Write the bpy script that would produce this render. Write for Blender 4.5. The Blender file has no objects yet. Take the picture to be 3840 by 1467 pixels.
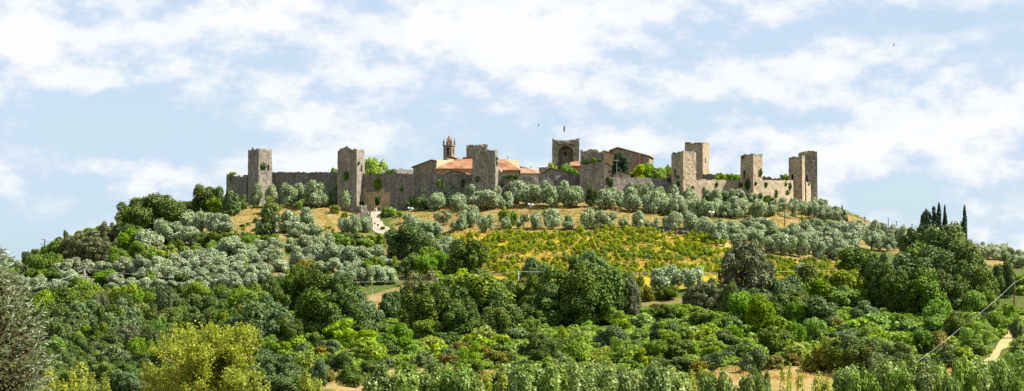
import bpy, math, random
import numpy as np
from mathutils import Vector, noise
from mathutils.bvhtree import BVHTree
random.seed(7); RNG = np.random.default_rng(11)
F = 7000.0; UC = 1920.0; VH = 1000.0          # focal length and principal point in photo pixels; eye at the origin
scene = bpy.context.scene; C = scene.collection; D = bpy.data
def P(u, v, y): return Vector(((u-UC)/F*y, y, (VH-v)/F*y))
def px(n, y): return n/F*y                      # photo pixels -> metres at distance y

# ------------------------------------------------------------------ terrain
COLS = np.array([-800, 0, 300, 600, 900, 1200, 1400, 1560, 1900, 2300, 2700, 3100, 3400, 3840, 4600], float)
ROWS = np.array([230, 260, 300, 340, 370, 400, 430, 445, 462, 478, 492, 510, 540, 580, 640, 800], float)
T = {
 -800: [1480,1420,1330,1240,1180,1130,1090,1080,1070,1062,1060,1060,1060,1060,1060,1040],
 0:    [1480,1410,1310,1215,1150,1095,1055,1040,1028,1018,1012,1010,1010,1010,1010,1010],
 300:  [1480,1410,1300,1205,1140,1075,1005,975,945,925,915,905,900,905,935,985],
 600:  [1480,1410,1300,1195,1125,1045,955,915,872,838,818,800,790,800,850,950],
 900:  [1480,1410,1300,1190,1110,1020,925,885,838,800,778,766,750,750,790,900],
 1200: [1480,1410,1300,1190,1110,1020,930,893,850,806,780,762,742,730,730,840],
 1400: [1480,1410,1300,1190,1110,1030,940,905,872,828,793,770,742,725,720,830],
 1560: [1480,1410,1300,1190,1110,1030,930,895,850,800,772,750,735,715,710,830],
 1900: [1480,1410,1300,1190,1105,1010,905,868,815,768,742,735,725,710,705,820],
 2300: [1480,1410,1295,1180,1085,985,880,864,808,766,745,738,728,712,705,820],
 2700: [1480,1410,1290,1165,1075,985,905,875,835,790,762,745,735,715,710,820],
 3100: [1480,1410,1290,1170,1085,1015,945,912,868,826,797,780,785,800,830,900],
 3400: [1480,1405,1285,1165,1080,1010,950,930,905,892,886,886,892,905,925,970],
 3840: [1480,1400,1270,1155,1080,1030,1000,992,984,976,970,966,966,972,985,1000],
 4600: [1480,1400,1290,1190,1120,1080,1050,1045,1040,1035,1030,1030,1030,1030,1030,1010]}
TV = np.array([T[int(c)] for c in COLS])          # [col,row]
NEAR_Y = np.array([-6000, -200, 0, 30, 60, 100, 150, 200, 230], float)
NEAR_Z = np.array([-30, -10, -5.5, -9, -15, -21, -24, -19, -15.8])
def interp_v(u, y):
    u = np.clip(u, COLS[0], COLS[-1]); y = np.clip(y, ROWS[0], ROWS[-1])
    ci = np.clip(np.searchsorted(COLS, u)-1, 0, len(COLS)-2); ri = np.clip(np.searchsorted(ROWS, y)-1, 0, len(ROWS)-2)
    a = (u-COLS[ci])/(COLS[ci+1]-COLS[ci]); b = (y-ROWS[ri])/(ROWS[ri+1]-ROWS[ri])
    a = a*a*(3-2*a)
    return (TV[ci,ri]*(1-a)+TV[ci+1,ri]*a)*(1-b)+(TV[ci,ri+1]*(1-a)+TV[ci+1,ri+1]*a)*b
GX, GY = (1416-UC)/F*489, 489.0
def zfun(x, y):
    x = np.asarray(x, float); y = np.asarray(y, float)
    ys = np.maximum(y, 1.0); u = UC+F*x/ys
    zn = np.interp(y, NEAR_Y, NEAR_Z)
    v = interp_v(u, y); z = (VH-v)/F*np.clip(y, 230, 800)
    z = np.where(y > 800, z*np.exp(-(y-800)/600)-6*(1-np.exp(-(y-800)/600)), z)
    out = np.where(y < 230, zn, z)
    n = 0.35*np.sin(x*.31+y*.17)*np.sin(y*.23-x*.11)+0.2*np.sin(x*.77+1)*np.sin(y*.61)
    out = out + n*np.clip((y-20)/60, 0, 1)
    g = np.clip(1.35-np.hypot((x-GX)/4.5, np.maximum(np.abs(y-494)-9, 0)/5), 0, 1); g = g*g*(3-2*g)
    return out*(1-g)+(VH-795)/F*GY*g
def axis(lo, hi, step, far, grow):
    a = list(np.arange(lo, hi+.01, step)); s = step
    while a[-1] < far: s *= grow; a.append(a[-1]+s)
    s = step; b = []; v = lo
    while v > -far: s *= grow; v -= s; b.append(v)
    return np.array(b[::-1]+a)
AX = axis(-190, 190, 1.6, 6000, 1.25); AY = axis(20, 660, 1.6, 7000, 1.25)
XX, YY = np.meshgrid(AX, AY, indexing='ij'); ZZ = zfun(XX, YY)
def ground(x, y):
    i = min(max(int(np.searchsorted(AX, x))-1, 0), len(AX)-2); j = min(max(int(np.searchsorted(AY, y))-1, 0), len(AY)-2)
    a = (x-AX[i])/(AX[i+1]-AX[i]); b = (y-AY[j])/(AY[j+1]-AY[j])
    return float((ZZ[i,j]*(1-a)+ZZ[i+1,j]*a)*(1-b)+(ZZ[i,j+1]*(1-a)+ZZ[i+1,j+1]*a)*b)
YS = np.arange(232, 640, 0.5)
def hit(u, v):
    """first ground point seen at photo pixel (u, v)"""
    x = (u-UC)/F*YS; vv = VH-F*zfun(x, YS)/YS
    k = np.nonzero(vv <= v)[0]
    y = float(YS[k[0]]) if len(k) else float(YS[int(np.argmin(vv))])
    x = (u-UC)/F*y
    return Vector((x, y, ground(x, y)))

# ------------------------------------------------------------------ materials
def mat(name, rough=.9):
    m = D.materials.new(name); m.use_nodes = True; nt = m.node_tree; b = nt.nodes['Principled BSDF']
    b.inputs['Roughness'].default_value = rough
    if 'Specular IOR Level' in b.inputs: b.inputs['Specular IOR Level'].default_value = .25
    return m, nt, b
def N(nt, t, **k):
    n = nt.nodes.new(t)
    for a, v in k.items():
        if a.startswith('i_'): n.inputs[a[2:].replace('_', ' ')].default_value = v
        else: setattr(n, a, v)
    return n
def ramp(nt, src, stops, interp='LINEAR'):
    r = nt.nodes.new('ShaderNodeValToRGB'); r.color_ramp.interpolation = interp; e = r.color_ramp.elements
    while len(e) > 1: e.remove(e[-1])
    e[0].position = stops[0][0]; e[0].color = (*stops[0][1], 1)
    for p_, c in stops[1:]:
        q = e.new(p_); q.color = (*c, 1)
    nt.links.new(src, r.inputs[0]); return r.outputs[0]
def mixc(nt, fac, a, b, blend='MIX'):
    m = nt.nodes.new('ShaderNodeMix'); m.data_type = 'RGBA'; m.blend_type = blend
    for s, x in ((m.inputs[0], fac), (m.inputs[6], a), (m.inputs[7], b)):
        if isinstance(x, (int, float)): s.default_value = x
        elif isinstance(x, tuple): s.default_value = (*x, 1)
        else: nt.links.new(x, s)
    return m.outputs[2]
def math_(nt, op, a, b=None, c=None, clamp=False):
    m = nt.nodes.new('ShaderNodeMath'); m.operation = op; m.use_clamp = clamp
    for s, x in zip(m.inputs, (a, b, c)):
        if x is None: continue
        if isinstance(x, (int, float)): s.default_value = x
        else: nt.links.new(x, s)
    return m.outputs[0]
def pos(nt, scale=(1, 1, 1), obj=False):
    g = nt.nodes.new('ShaderNodeTexCoord') if obj else nt.nodes.new('ShaderNodeNewGeometry')
    mp = nt.nodes.new('ShaderNodeMapping'); mp.inputs['Scale'].default_value = scale
    nt.links.new(g.outputs['Object' if obj else 'Position'], mp.inputs[0]); return mp.outputs[0]
def noise_(nt, vec, scale, detail=4, rough=.55):
    n = nt.nodes.new('ShaderNodeTexNoise'); n.inputs['Scale'].default_value = scale
    n.inputs['Detail'].default_value = detail; n.inputs['Roughness'].default_value = rough
    nt.links.new(vec, n.inputs['Vector']); return n.outputs['Fac']
def bump(nt, b, h, dist, strength=1):
    n = nt.nodes.new('ShaderNodeBump'); n.inputs['Distance'].default_value = dist; n.inputs['Strength'].default_value = strength
    nt.links.new(h, n.inputs['Height']); nt.links.new(n.outputs[0], b.inputs['Normal'])
M = {}
GAIN = {'green_leaf': 1.65, 'poplar_leaf': 1.6, 'low_scrub_leaf': 1.95, 'olive_leaf': 1.3, 'olive_leaf_pale': .92, 'yellow_poplar_leaf': 1.0, 'oak_leaf': 1.45, 'wood_leaf': 1.3, 'grey_green_leaf': 1.3, 'scrub_leaf': 1.75, 'ilex_leaf': 1.5, 'ilex_brown_leaf': 1.4, 'shaded_inner_leaf': .7, 'rusty_leaf': 1.2, 'ivy_leaf': 1.3, 'cypress_leaf': 1.25, 'russian_olive_leaf': 1.15, 'straw': .9}
def leaf(name, dark, mid, light, transl=.3, rough=.65, var=.2):
    m = D.materials.new(name); m.use_nodes = True; nt = m.node_tree; b = nt.nodes['Principled BSDF']
    b.inputs['Roughness'].default_value = rough; b.inputs['Specular IOR Level'].default_value = .12
    dark, mid, light = [tuple(min(.7, q*GAIN.get(name, 1.5)) for q in c_) for c_ in (dark, mid, light)]
    g = nt.nodes.new('ShaderNodeNewGeometry'); oi = nt.nodes.new('ShaderNodeObjectInfo')
    cl = noise_(nt, pos(nt), .9, 2)                        # clumps of differing leaf colour
    f = math_(nt, 'ADD', math_(nt, 'MULTIPLY', g.outputs['Random Per Island'], .36), math_(nt, 'MULTIPLY_ADD', cl, 1.3, -.32))
    col = ramp(nt, f, [(0, dark), (.5, mid), (1, light)])
    hsv = nt.nodes.new('ShaderNodeHueSaturation'); nt.links.new(col, hsv.inputs['Color'])
    nt.links.new(math_(nt, 'MULTIPLY_ADD', oi.outputs['Random'], .035*var/.2, .5-.0175*var/.2), hsv.inputs['Hue'])
    r2 = math_(nt, 'FRACT', math_(nt, 'MULTIPLY', oi.outputs['Random'], 17.3))
    nt.links.new(math_(nt, 'MULTIPLY_ADD', r2, 2*var, 1-var), hsv.inputs['Value'])
    r3 = math_(nt, 'FRACT', math_(nt, 'MULTIPLY', oi.outputs['Random'], 41.7))
    nt.links.new(math_(nt, 'MULTIPLY_ADD', r3, var, 1-var/2), hsv.inputs['Saturation'])
    nt.links.new(hsv.outputs[0], b.inputs['Base Color'])
    tr = nt.nodes.new('ShaderNodeBsdfTranslucent'); nt.links.new(mixc(nt, 1.0, hsv.outputs[0], (1.1, 1.15, .6), 'MULTIPLY'), tr.inputs[0])
    mx = nt.nodes.new('ShaderNodeMixShader'); mx.inputs[0].default_value = transl
    nt.links.new(b.outputs[0], mx.inputs[1]); nt.links.new(tr.outputs[0], mx.inputs[2])
    nt.links.new(mx.outputs[0], nt.nodes['Material Output'].inputs[0]); M[name] = m; return m
leaf('olive_leaf', (.11,.145,.065), (.20,.25,.13), (.42,.46,.29), .18, .5, .14)
leaf('olive_leaf_pale', (.15,.19,.095), (.30,.35,.20), (.52,.57,.38), .18, .5, .14)
leaf('oak_leaf', (.014,.030,.006), (.045,.074,.010), (.13,.17,.025), .10, .5)
leaf('wood_leaf', (.022,.046,.008), (.064,.102,.012), (.17,.205,.028), .12, .5)
leaf('green_leaf', (.035,.07,.008), (.095,.15,.014), (.18,.24,.03), .3, .55)
leaf('lime_leaf', (.08,.11,.010), (.17,.22,.018), (.30,.33,.04), .35, .55)
leaf('grey_green_leaf', (.035,.058,.018), (.085,.125,.04), (.19,.24,.09), .22, .5)
leaf('ilex_leaf', (.024,.032,.012), (.075,.085,.038), (.20,.21,.11), .12, .5, .12)
leaf('ilex_brown_leaf', (.03,.036,.012), (.09,.098,.036), (.22,.21,.09), .12, .5, .12)
leaf('cypress_leaf', (.010,.022,.010), (.022,.045,.020), (.05,.08,.035), .1, .6, .1)
leaf('scrub_leaf', (.045,.075,.009), (.115,.165,.02), (.23,.27,.04), .3, .6, .25)
leaf('low_scrub_leaf', (.04,.075,.008), (.105,.16,.016), (.22,.26,.03), .3, .6, .1)
leaf('rusty_leaf', (.07,.07,.012), (.15,.135,.018), (.25,.21,.035), .3, .6, .2)
leaf('vine_leaf', (.045,.075,.006), (.12,.165,.012), (.24,.27,.025), .35, .55)
leaf('poplar_leaf', (.035,.065,.010), (.10,.15,.025), (.34,.38,.15), .3, .4)
leaf('yellow_poplar_leaf', (.13,.16,.018), (.27,.30,.035), (.46,.46,.09), .35, .45, .08)
leaf('russian_olive_leaf', (.10,.13,.06), (.24,.29,.17), (.52,.60,.44), .12, .45, .05)
leaf('shaded_inner_leaf', (.016,.014,.005), (.05,.040,.012), (.11,.085,.025), .1, .7, .05)  # kept very dark so its colour carries the shade inside the crown
leaf('ivy_leaf', (.010,.032,.006), (.035,.08,.012), (.10,.16,.025), .2, .5)
leaf('straw', (.30,.20,.06), (.52,.39,.14), (.68,.56,.26), .2, .8)
def simple(name, c1, c2, scale=3, rough=.9, bmp=.02, obj=False):
    m, nt, b = mat(name, rough); v = pos(nt, obj=obj); n = noise_(nt, v, scale, 6)
    nt.links.new(ramp(nt, n, [(.3, c1), (.7, c2)]), b.inputs['Base Color'])
    if bmp: bump(nt, b, n, bmp)
    M[name] = m; return m
simple('bark', (.05,.035,.022), (.14,.10,.07), 6, .95, .03, True)
simple('pale_bark', (.30,.20,.06), (.50,.36,.12), 8, .8, .01, True)
simple('twig', (.05,.032,.012), (.12,.075,.025), 9, .8, 0, True)
simple('plaster_grey', (.22,.19,.16), (.32,.28,.24), 1.2)
simple('plaster_ochre', (.34,.23,.13), (.46,.33,.20), 1.0)
simple('plaster_cream', (.50,.40,.26), (.62,.52,.36), 1.0)
simple('brick_red', (.26,.12,.07), (.40,.22,.14), 3)
simple('dark_wood', (.05,.03,.02), (.10,.06,.04), 5)
simple('weathered_wood', (.12,.08,.05), (.24,.17,.12), 5)
simple('concrete', (.42,.43,.44), (.60,.61,.62), 4, .8, .005)
simple('metal_dark', (.04,.045,.05), (.08,.085,.09), 6, .5, 0)
simple('metal_pale', (.50,.52,.55), (.68,.70,.72), 6, .45, 0)
simple('white_glass', (.75,.76,.78), (.85,.86,.88), 4, .25, 0)
simple('rust_metal', (.10,.05,.035), (.20,.10,.07), 6, .7, 0)
simple('cable', (.50,.50,.48), (.68,.68,.66), 4, .5, 0)
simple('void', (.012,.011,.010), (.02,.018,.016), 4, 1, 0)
simple('pane', (.20,.19,.22), (.32,.30,.34), 4, .2, 0)
simple('car_paint', (.22,.28,.38), (.26,.33,.44), 1, .25, 0)
simple('car_white', (.75,.77,.80), (.80,.82,.85), 1, .3, 0)
simple('car_glass', (.02,.04,.06), (.03,.055,.08), 1, .1, 0)
simple('rubber', (.015,.015,.015), (.03,.03,.03), 4, .9, 0)
simple('skin', (.42,.24,.16), (.50,.30,.20), 4, .6, 0)
simple('hair', (.03,.02,.012), (.06,.04,.02), 8, .7, 0)
simple('cloth_red', (.45,.05,.06), (.60,.10,.10), 8, .9, 0)
simple('cloth_pink', (.60,.40,.42), (.72,.50,.52), 8, .9, 0)
simple('cloth_white', (.70,.70,.72), (.80,.80,.82), 8, .9, 0)
simple('cloth_navy', (.03,.04,.09), (.06,.07,.14), 8, .9, 0)
simple('cloth_grey', (.25,.23,.22), (.35,.33,.31), 8, .9, 0)
def stone(name, a, b_, c_, dark, pd=.5, coarse=1.0):
    m, nt, b = mat(name, .95); v = pos(nt); vs = pos(nt, (1, 1, 1.9)); vv = pos(nt, (1, 1, .22))
    vo = N(nt, 'ShaderNodeTexVoronoi'); vo.inputs['Scale'].default_value = 1.9/coarse; nt.links.new(vs, vo.inputs['Vector'])
    vb = nt.nodes.new('ShaderNodeSeparateColor'); nt.links.new(vo.outputs['Color'], vb.inputs[0])
    base = ramp(nt, vb.outputs[0], [(0, tuple(.5*p_+.5*q_ for p_, q_ in zip(a, b_))), (.5, b_), (1, tuple(.45*p_+.55*q_ for p_, q_ in zip(c_, b_)))])
    crs = N(nt, 'ShaderNodeTexWave', wave_type='BANDS', bands_direction='Z'); crs.inputs['Scale'].default_value = .55; crs.inputs['Distortion'].default_value = 3.5; crs.inputs['Detail'].default_value = 3; crs.inputs['Detail Scale'].default_value = 1.5; nt.links.new(v, crs.inputs['Vector'])
    base = mixc(nt, math_(nt, 'MULTIPLY', crs.outputs['Fac'], .16), base, dark)
    big = noise_(nt, v, .35, 5, .6)
    base = mixc(nt, ramp(nt, big, [(.42, (0,0,0)), (.68, (1,1,1))]), base, mixc(nt, .5, base, tuple(min(1, x*1.45) for x in b_)))
    streak = noise_(nt, vv, .8, 6, .65)
    base = mixc(nt, math_(nt, 'MULTIPLY', ramp(nt, streak, [(pd-.1, (0,0,0)), (pd+.14, (1,1,1))]), .72), base, dark)
    spots = noise_(nt, v, 1.6, 3, .7)
    base = mixc(nt, ramp(nt, noise_(nt, v, .75, 6, .72), [(.38, (.5,.5,.5)), (.52, (0,0,0))]), base, dark)
    base = mixc(nt, ramp(nt, spots, [(.57, (0,0,0)), (.66, (.85,.85,.85))]), base, tuple(x*.35 for x in dark))
    base = mixc(nt, ramp(nt, noise_(nt, vs, 2.6, 4, .7), [(.56, (0,0,0)), (.70, (.6,.6,.6))]), base, tuple(min(.8, x*1.25) for x in c_))
    fine = noise_(nt, vs, 5, 3, .6)
    base = mixc(nt, math_(nt, 'MULTIPLY_ADD', fine, 1.6, -.4, clamp=True), mixc(nt, .7, base, (0.02,.018,.015)), base)
    nt.links.new(base, b.inputs['Base Color'])
    h = math_(nt, 'ADD', math_(nt, 'MULTIPLY', vo.outputs['Distance'], -.5), fine); bump(nt, b, h, .07, 1)
    M[name] = m
stone('wall_stone', (.25,.215,.19), (.39,.335,.28), (.58,.50,.40), (.145,.130,.118), .44)
stone('tower_stone', (.30,.258,.21), (.47,.40,.315), (.68,.59,.44), (.19,.158,.135), .50)
stone('warm_stone', (.425,.318,.197), (.607,.470,.304), (.820,.668,.455), (.288,.227,.168), .56)
stone('gate_stone', (.48,.34,.16), (.64,.47,.24), (.74,.60,.36), (.34,.26,.17), .60)
stone('house_stone', (.32,.25,.18), (.46,.36,.26), (.60,.48,.35), (.22,.175,.135), .56)
stone('sunlit_rubble', (.34,.30,.22), (.46,.42,.33), (.60,.56,.46), (.22,.18,.10), .55)  # light rubble for the tops, their sunlit edges put into the stone colour
stone('lichen_crust', (.36,.28,.08), (.46,.37,.12), (.52,.45,.22), (.22,.17,.08), .58)
def tiles(name, a, b_, c_):
    m, nt, b = mat(name, .9); v = pos(nt, obj=False)
    w = N(nt, 'ShaderNodeTexWave', wave_type='BANDS', bands_direction='X'); w.inputs['Scale'].default_value = 1.3; w.inputs['Distortion'].default_value = .6
    nt.links.new(v, w.inputs['Vector'])
    n = noise_(nt, v, 3.2, 5, .7); n2 = noise_(nt, v, .5, 3)
    col = ramp(nt, math_(nt, 'MULTIPLY_ADD', n2, .7, math_(nt, 'MULTIPLY', n, .45)), [(.40, a), (.56, b_), (.72, c_)])
    col = mixc(nt, math_(nt, 'MULTIPLY', w.outputs['Fac'], .35), col, tuple(x*.4 for x in a)); nt.links.new(col, b.inputs['Base Color'])
    bump(nt, b, math_(nt, 'ADD', w.outputs['Fac'], n), .08); M[name] = m
tiles('roof_tiles', (.19,.085,.04), (.36,.165,.075), (.46,.28,.16))
tiles('old_roof_tiles', (.20,.11,.065), (.34,.19,.11), (.44,.31,.21))
# terrain
m, nt, b = mat('soil', 1.0); v = pos(nt)
at = N(nt, 'ShaderNodeAttribute', attribute_name='zone'); sp = nt.nodes.new('ShaderNodeSeparateColor'); nt.links.new(at.outputs['Color'], sp.inputs[0])
n1 = noise_(nt, v, .35, 6, .65); n2 = noise_(nt, v, 1.7, 5, .7); n3 = noise_(nt, pos(nt, (.5, 1.5, 1)), .9, 5, .7)
green = ramp(nt, n2, [(.25, (.045,.07,.010)), (.5, (.095,.13,.018)), (.75, (.17,.18,.03))])
n4 = noise_(nt, pos(nt, (1, 1, 2)), 4.5, 4, .75)
dry = ramp(nt, math_(nt, 'MULTIPLY_ADD', n1, .45, math_(nt, 'MULTIPLY_ADD', n4, .35, math_(nt, 'MULTIPLY', n2, .2))), [(.36, (.08,.10,.018)), (.45, (.20,.17,.04)), (.53, (.36,.25,.09)), (.66, (.50,.37,.18))])
vine = ramp(nt, n3, [(.3, (.14,.17,.010)), (.42, (.34,.29,.012)), (.56, (.54,.39,.02)), (.75, (.56,.38,.07))])
fieldc = ramp(nt, math_(nt, 'MULTIPLY_ADD', n1, .7, math_(nt, 'MULTIPLY', n3, .3)), [(.36, (.28,.25,.05)), (.5, (.42,.30,.10)), (.64, (.48,.34,.17))])
col = mixc(nt, sp.outputs[0], green, dry); col = mixc(nt, sp.outputs[1], col, vine); col = mixc(nt, sp.outputs[2], col, fieldc)
nt.links.new(col, b.inputs['Base Color']); bump(nt, b, math_(nt, 'ADD', math_(nt, 'ADD', n2, n3), n4), .45); M['soil'] = m
simple('gravel', (.27,.23,.16), (.38,.33,.25), 2.5, .95, .02)
simple('dirt', (.28,.19,.07), (.42,.31,.14), 1.2, .95, .05)

# ------------------------------------------------------------------ object helpers
def mesh_obj(name, verts, faces, m, parent=None, smooth=False):
    me = D.meshes.new(name); off = parent.location if parent is not None else Vector((0, 0, 0))
    if isinstance(verts, np.ndarray): vv = (verts-np.array(off)).tolist()
    else: vv = [(p_[0]-off.x, p_[1]-off.y, p_[2]-off.z) for p_ in verts]
    me.from_pydata(vv, [], faces if isinstance(faces, list) else faces.tolist())
    if m is not None: me.materials.append(M[m])
    if smooth: me.polygons.foreach_set('use_smooth', [True]*len(me.polygons))
    o = D.objects.new(name, me); C.objects.link(o)
    if parent is not None: o.parent = parent
    return o
def tag(o, label, cat, group=None):
    o['label'] = label; o['category'] = cat
    if group: o['group'] = group
    return o
def thing(name, label, cat, loc, group=None):
    o = D.objects.new(name, None); o.location = loc; o.empty_display_size = .3; C.objects.link(o); return tag(o, label, cat, group)
class MB:
    def __init__(s): s.v = []; s.f = []
    def add(s, vs, fs):
        k = len(s.v); s.v += [tuple(q) for q in vs]; s.f += [tuple(i+k for i in f) for f in fs]
    def prism(s, poly, d):            # poly: list of Vectors (planar), extruded by vector d
        n = len(poly); vs = list(poly)+[q+d for q in poly]
        s.add(vs, [tuple(range(n))[::-1], tuple(range(n, 2*n))]+[(i, (i+1) % n, (i+1) % n+n, i+n) for i in range(n)])
    def box(s, c, size, xa=Vector((1, 0, 0)), ya=Vector((0, 1, 0)), za=Vector((0, 0, 1))):
        a, b, h = xa*size[0]/2, ya*size[1]/2, za*size[2]
        s.prism([c-a-b, c+a-b, c+a+b, c-a+b], h)
    def tube(s, pts, rads, n=6):
        rings = []
        for i, q in enumerate(pts):
            d = (pts[min(i+1, len(pts)-1)]-pts[max(i-1, 0)]).normalized()
            a = d.cross(Vector((.3, .9, .2))).normalized(); b = d.cross(a)
            rings.append([q+(a*math.cos(t)+b*math.sin(t))*rads[i] for t in [2*math.pi*k/n for k in range(n)]])
        vs = [q for r in rings for q in r]; fs = []
        for i in range(len(rings)-1):
            for k in range(n): fs.append((i*n+k, i*n+(k+1) % n, (i+1)*n+(k+1) % n, (i+1)*n+k))
        fs += [tuple(range(n))[::-1], tuple(range((len(rings)-1)*n, len(rings)*n))]; s.add(vs, fs)
    def ball(s, c, r, nu=10, nv=6, sq=(1, 1, 1)):
        vs = []; fs = []
        for j in range(1, nv):
            t = math.pi*j/nv
            for i in range(nu): a = 2*math.pi*i/nu; vs.append(c+Vector((math.cos(a)*math.sin(t)*sq[0], math.sin(a)*math.sin(t)*sq[1], math.cos(t)*sq[2]))*r)
        top = len(vs); vs += [c+Vector((0, 0, r*sq[2])), c-Vector((0, 0, r*sq[2]))]
        for j in range(nv-2):
            for i in range(nu): fs.append((j*nu+i, (j+1)*nu+i, (j+1)*nu+(i+1) % nu, j*nu+(i+1) % nu))
        for i in range(nu): fs.append((top, i, (i+1) % nu)); fs.append((top+1, (nv-2)*nu+(i+1) % nu, (nv-2)*nu+i))
        s.add(vs, fs)
    def build(s, name, m, parent=None, smooth=False): return mesh_obj(name, s.v, s.f, m, parent, smooth)

# ------------------------------------------------------------------ ground, with its zones
def inpoly(u, v, poly):
    r = np.zeros(u.shape, bool); n = len(poly)
    for i in range(n):
        x1, y1 = poly[i]; x2, y2 = poly[(i+1) % n]
        c = ((y1 > v) != (y2 > v)) & (u < (x2-x1)*(v-y1)/((y2-y1) if y2 != y1 else 1e-9)+x1); r ^= c
    return r
VINE_POLY = [(1690, 872), (2600, 872), (2760, 925), (2900, 975), (3140, 985), (3200, 1010), (3000, 1075), (2300, 1085), (1900, 1065), (1790, 985)]
nx, ny = len(AX), len(AY)
verts = np.stack([XX, YY, ZZ], -1).reshape(-1, 3)
ii, jj = np.meshgrid(np.arange(nx-1), np.arange(ny-1), indexing='ij'); k = (ii*ny+jj).reshape(-1)
faces = np.stack([k, k+ny, k+ny+1, k+1], -1)
hill = mesh_obj('hillside', verts, faces, 'soil', None, True); hill['kind'] = 'structure'
U = UC+F*XX/np.maximum(YY, 1); V = VH-F*ZZ/np.maximum(YY, 1)
wob = 6*np.sin(XX*.5)+5*np.sin(YY*.7+XX*.3)
dryp = [(560, 900), (880, 782), (1300, 780), (1330, 830), (1290, 872), (1120, 880), (1000, 900), (870, 872), (700, 870)]
dryb = [(1470, 800), (1560, 780), (2200, 740), (2900, 790), (3150, 800), (3400, 870), (3900, 930), (3900, 1010), (3400, 960), (3240, 930), (3200, 1000), (2900, 970), (2700, 930), (2550, 872), (1700, 875), (1480, 870)]
zr = (inpoly(U+wob, V+wob*.5, dryp) | inpoly(U+wob, V+wob*.5, dryb)).astype(float)
grove = inpoly(U, V, [(250, 1080), (1650, 1060), (1560, 880), (800, 870), (350, 1000)])
zr = np.maximum(zr, grove*(.35+.45*(np.sin(XX*.21+2)*np.sin(YY*.33) > .1)))
zr = np.maximum(zr, inpoly(U, V, [(1330, 1120), (1600, 1050), (1560, 1160), (1400, 1180)])*1.0)
zr = np.where((YY > 505) & (V < 790), .3, zr)
zg = inpoly(U+wob, V+wob*.4, VINE_POLY).astype(float)
zb = (inpoly(U+wob*3, V+wob*.4, [(2600, 1480), (2640, 1400), (2800, 1372), (3150, 1385), (3400, 1385), (3700, 1350), (3900, 1300), (3900, 1500)]) | inpoly(U+wob*2, V+wob*.5, [(1240, 1480), (1230, 1395), (1420, 1385), (1700, 1375), (1700, 1480)]) | inpoly(U, V, [(2380, 1118), (2580, 1118), (2590, 1150), (2380, 1150)])).astype(float)
zb = np.where(inpoly(U, V, [(2380, 1118), (2580, 1118), (2590, 1150), (2380, 1150)]), .42, zb); zb = np.where(YY < 200, .4, zb)
ca = hill.data.color_attributes.new('zone', 'FLOAT_COLOR', 'POINT')
ca.data.foreach_set('color', np.stack([zr, zg, zb, np.ones_like(zr)], -1).reshape(-1).astype(np.float32))
def sheet(name, pairs, m, lift=.14, sub=6):
    """strip laid on the ground between (left, right) photo-pixel edges"""
    L = [(hit(a, v), hit(b_, v)) for a, b_, v in pairs]; vs = []; n = 0
    for i in range(len(L)-1):
        for s in range(sub if i < len(L)-2 else sub+1):
            t = s/sub; a = L[i][0].lerp(L[i+1][0], t); b_ = L[i][1].lerp(L[i+1][1], t)
            for q in range(7):
                p_ = a.lerp(b_, q/6)+Vector(((.45 if q in (0, 6) else 0)*noise.noise(Vector((a.y*.9+t*3, q, a.x))), 0, 0)); vs.append((p_.x, p_.y, ground(p_.x, p_.y)+lift)); 
            n += 1
    fs = [(r*7+q, r*7+q+1, r*7+q+8, r*7+q+7) for r in range(n-1) for q in range(6)]
    o = mesh_obj(name, vs, fs, m, None, True); o['kind'] = 'structure'; return o
sheet('gravel_path', [(1398, 1436, 788), (1376, 1434, 800), (1388, 1428, 812), (1397, 1424, 824), (1398, 1438, 842), (1398, 1458, 857), (1396, 1468, 868), (1436, 1460, 880), (1446, 1452, 892)], 'gravel')
sheet('dirt_track', [(3830, 3900, 1190), (3790, 3850, 1235), (3775, 3815, 1262), (3745, 3785, 1290), (3722, 3755, 1320), (3700, 3735, 1350), (3655, 3710, 1375), (3600, 3680, 1400)], 'dirt')
sheet('farm_lane', [(2480, 2580, 879), (2560, 2640, 890), (2630, 2700, 905), (2690, 2745, 922), (2750, 2800, 940)], 'dirt')

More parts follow.
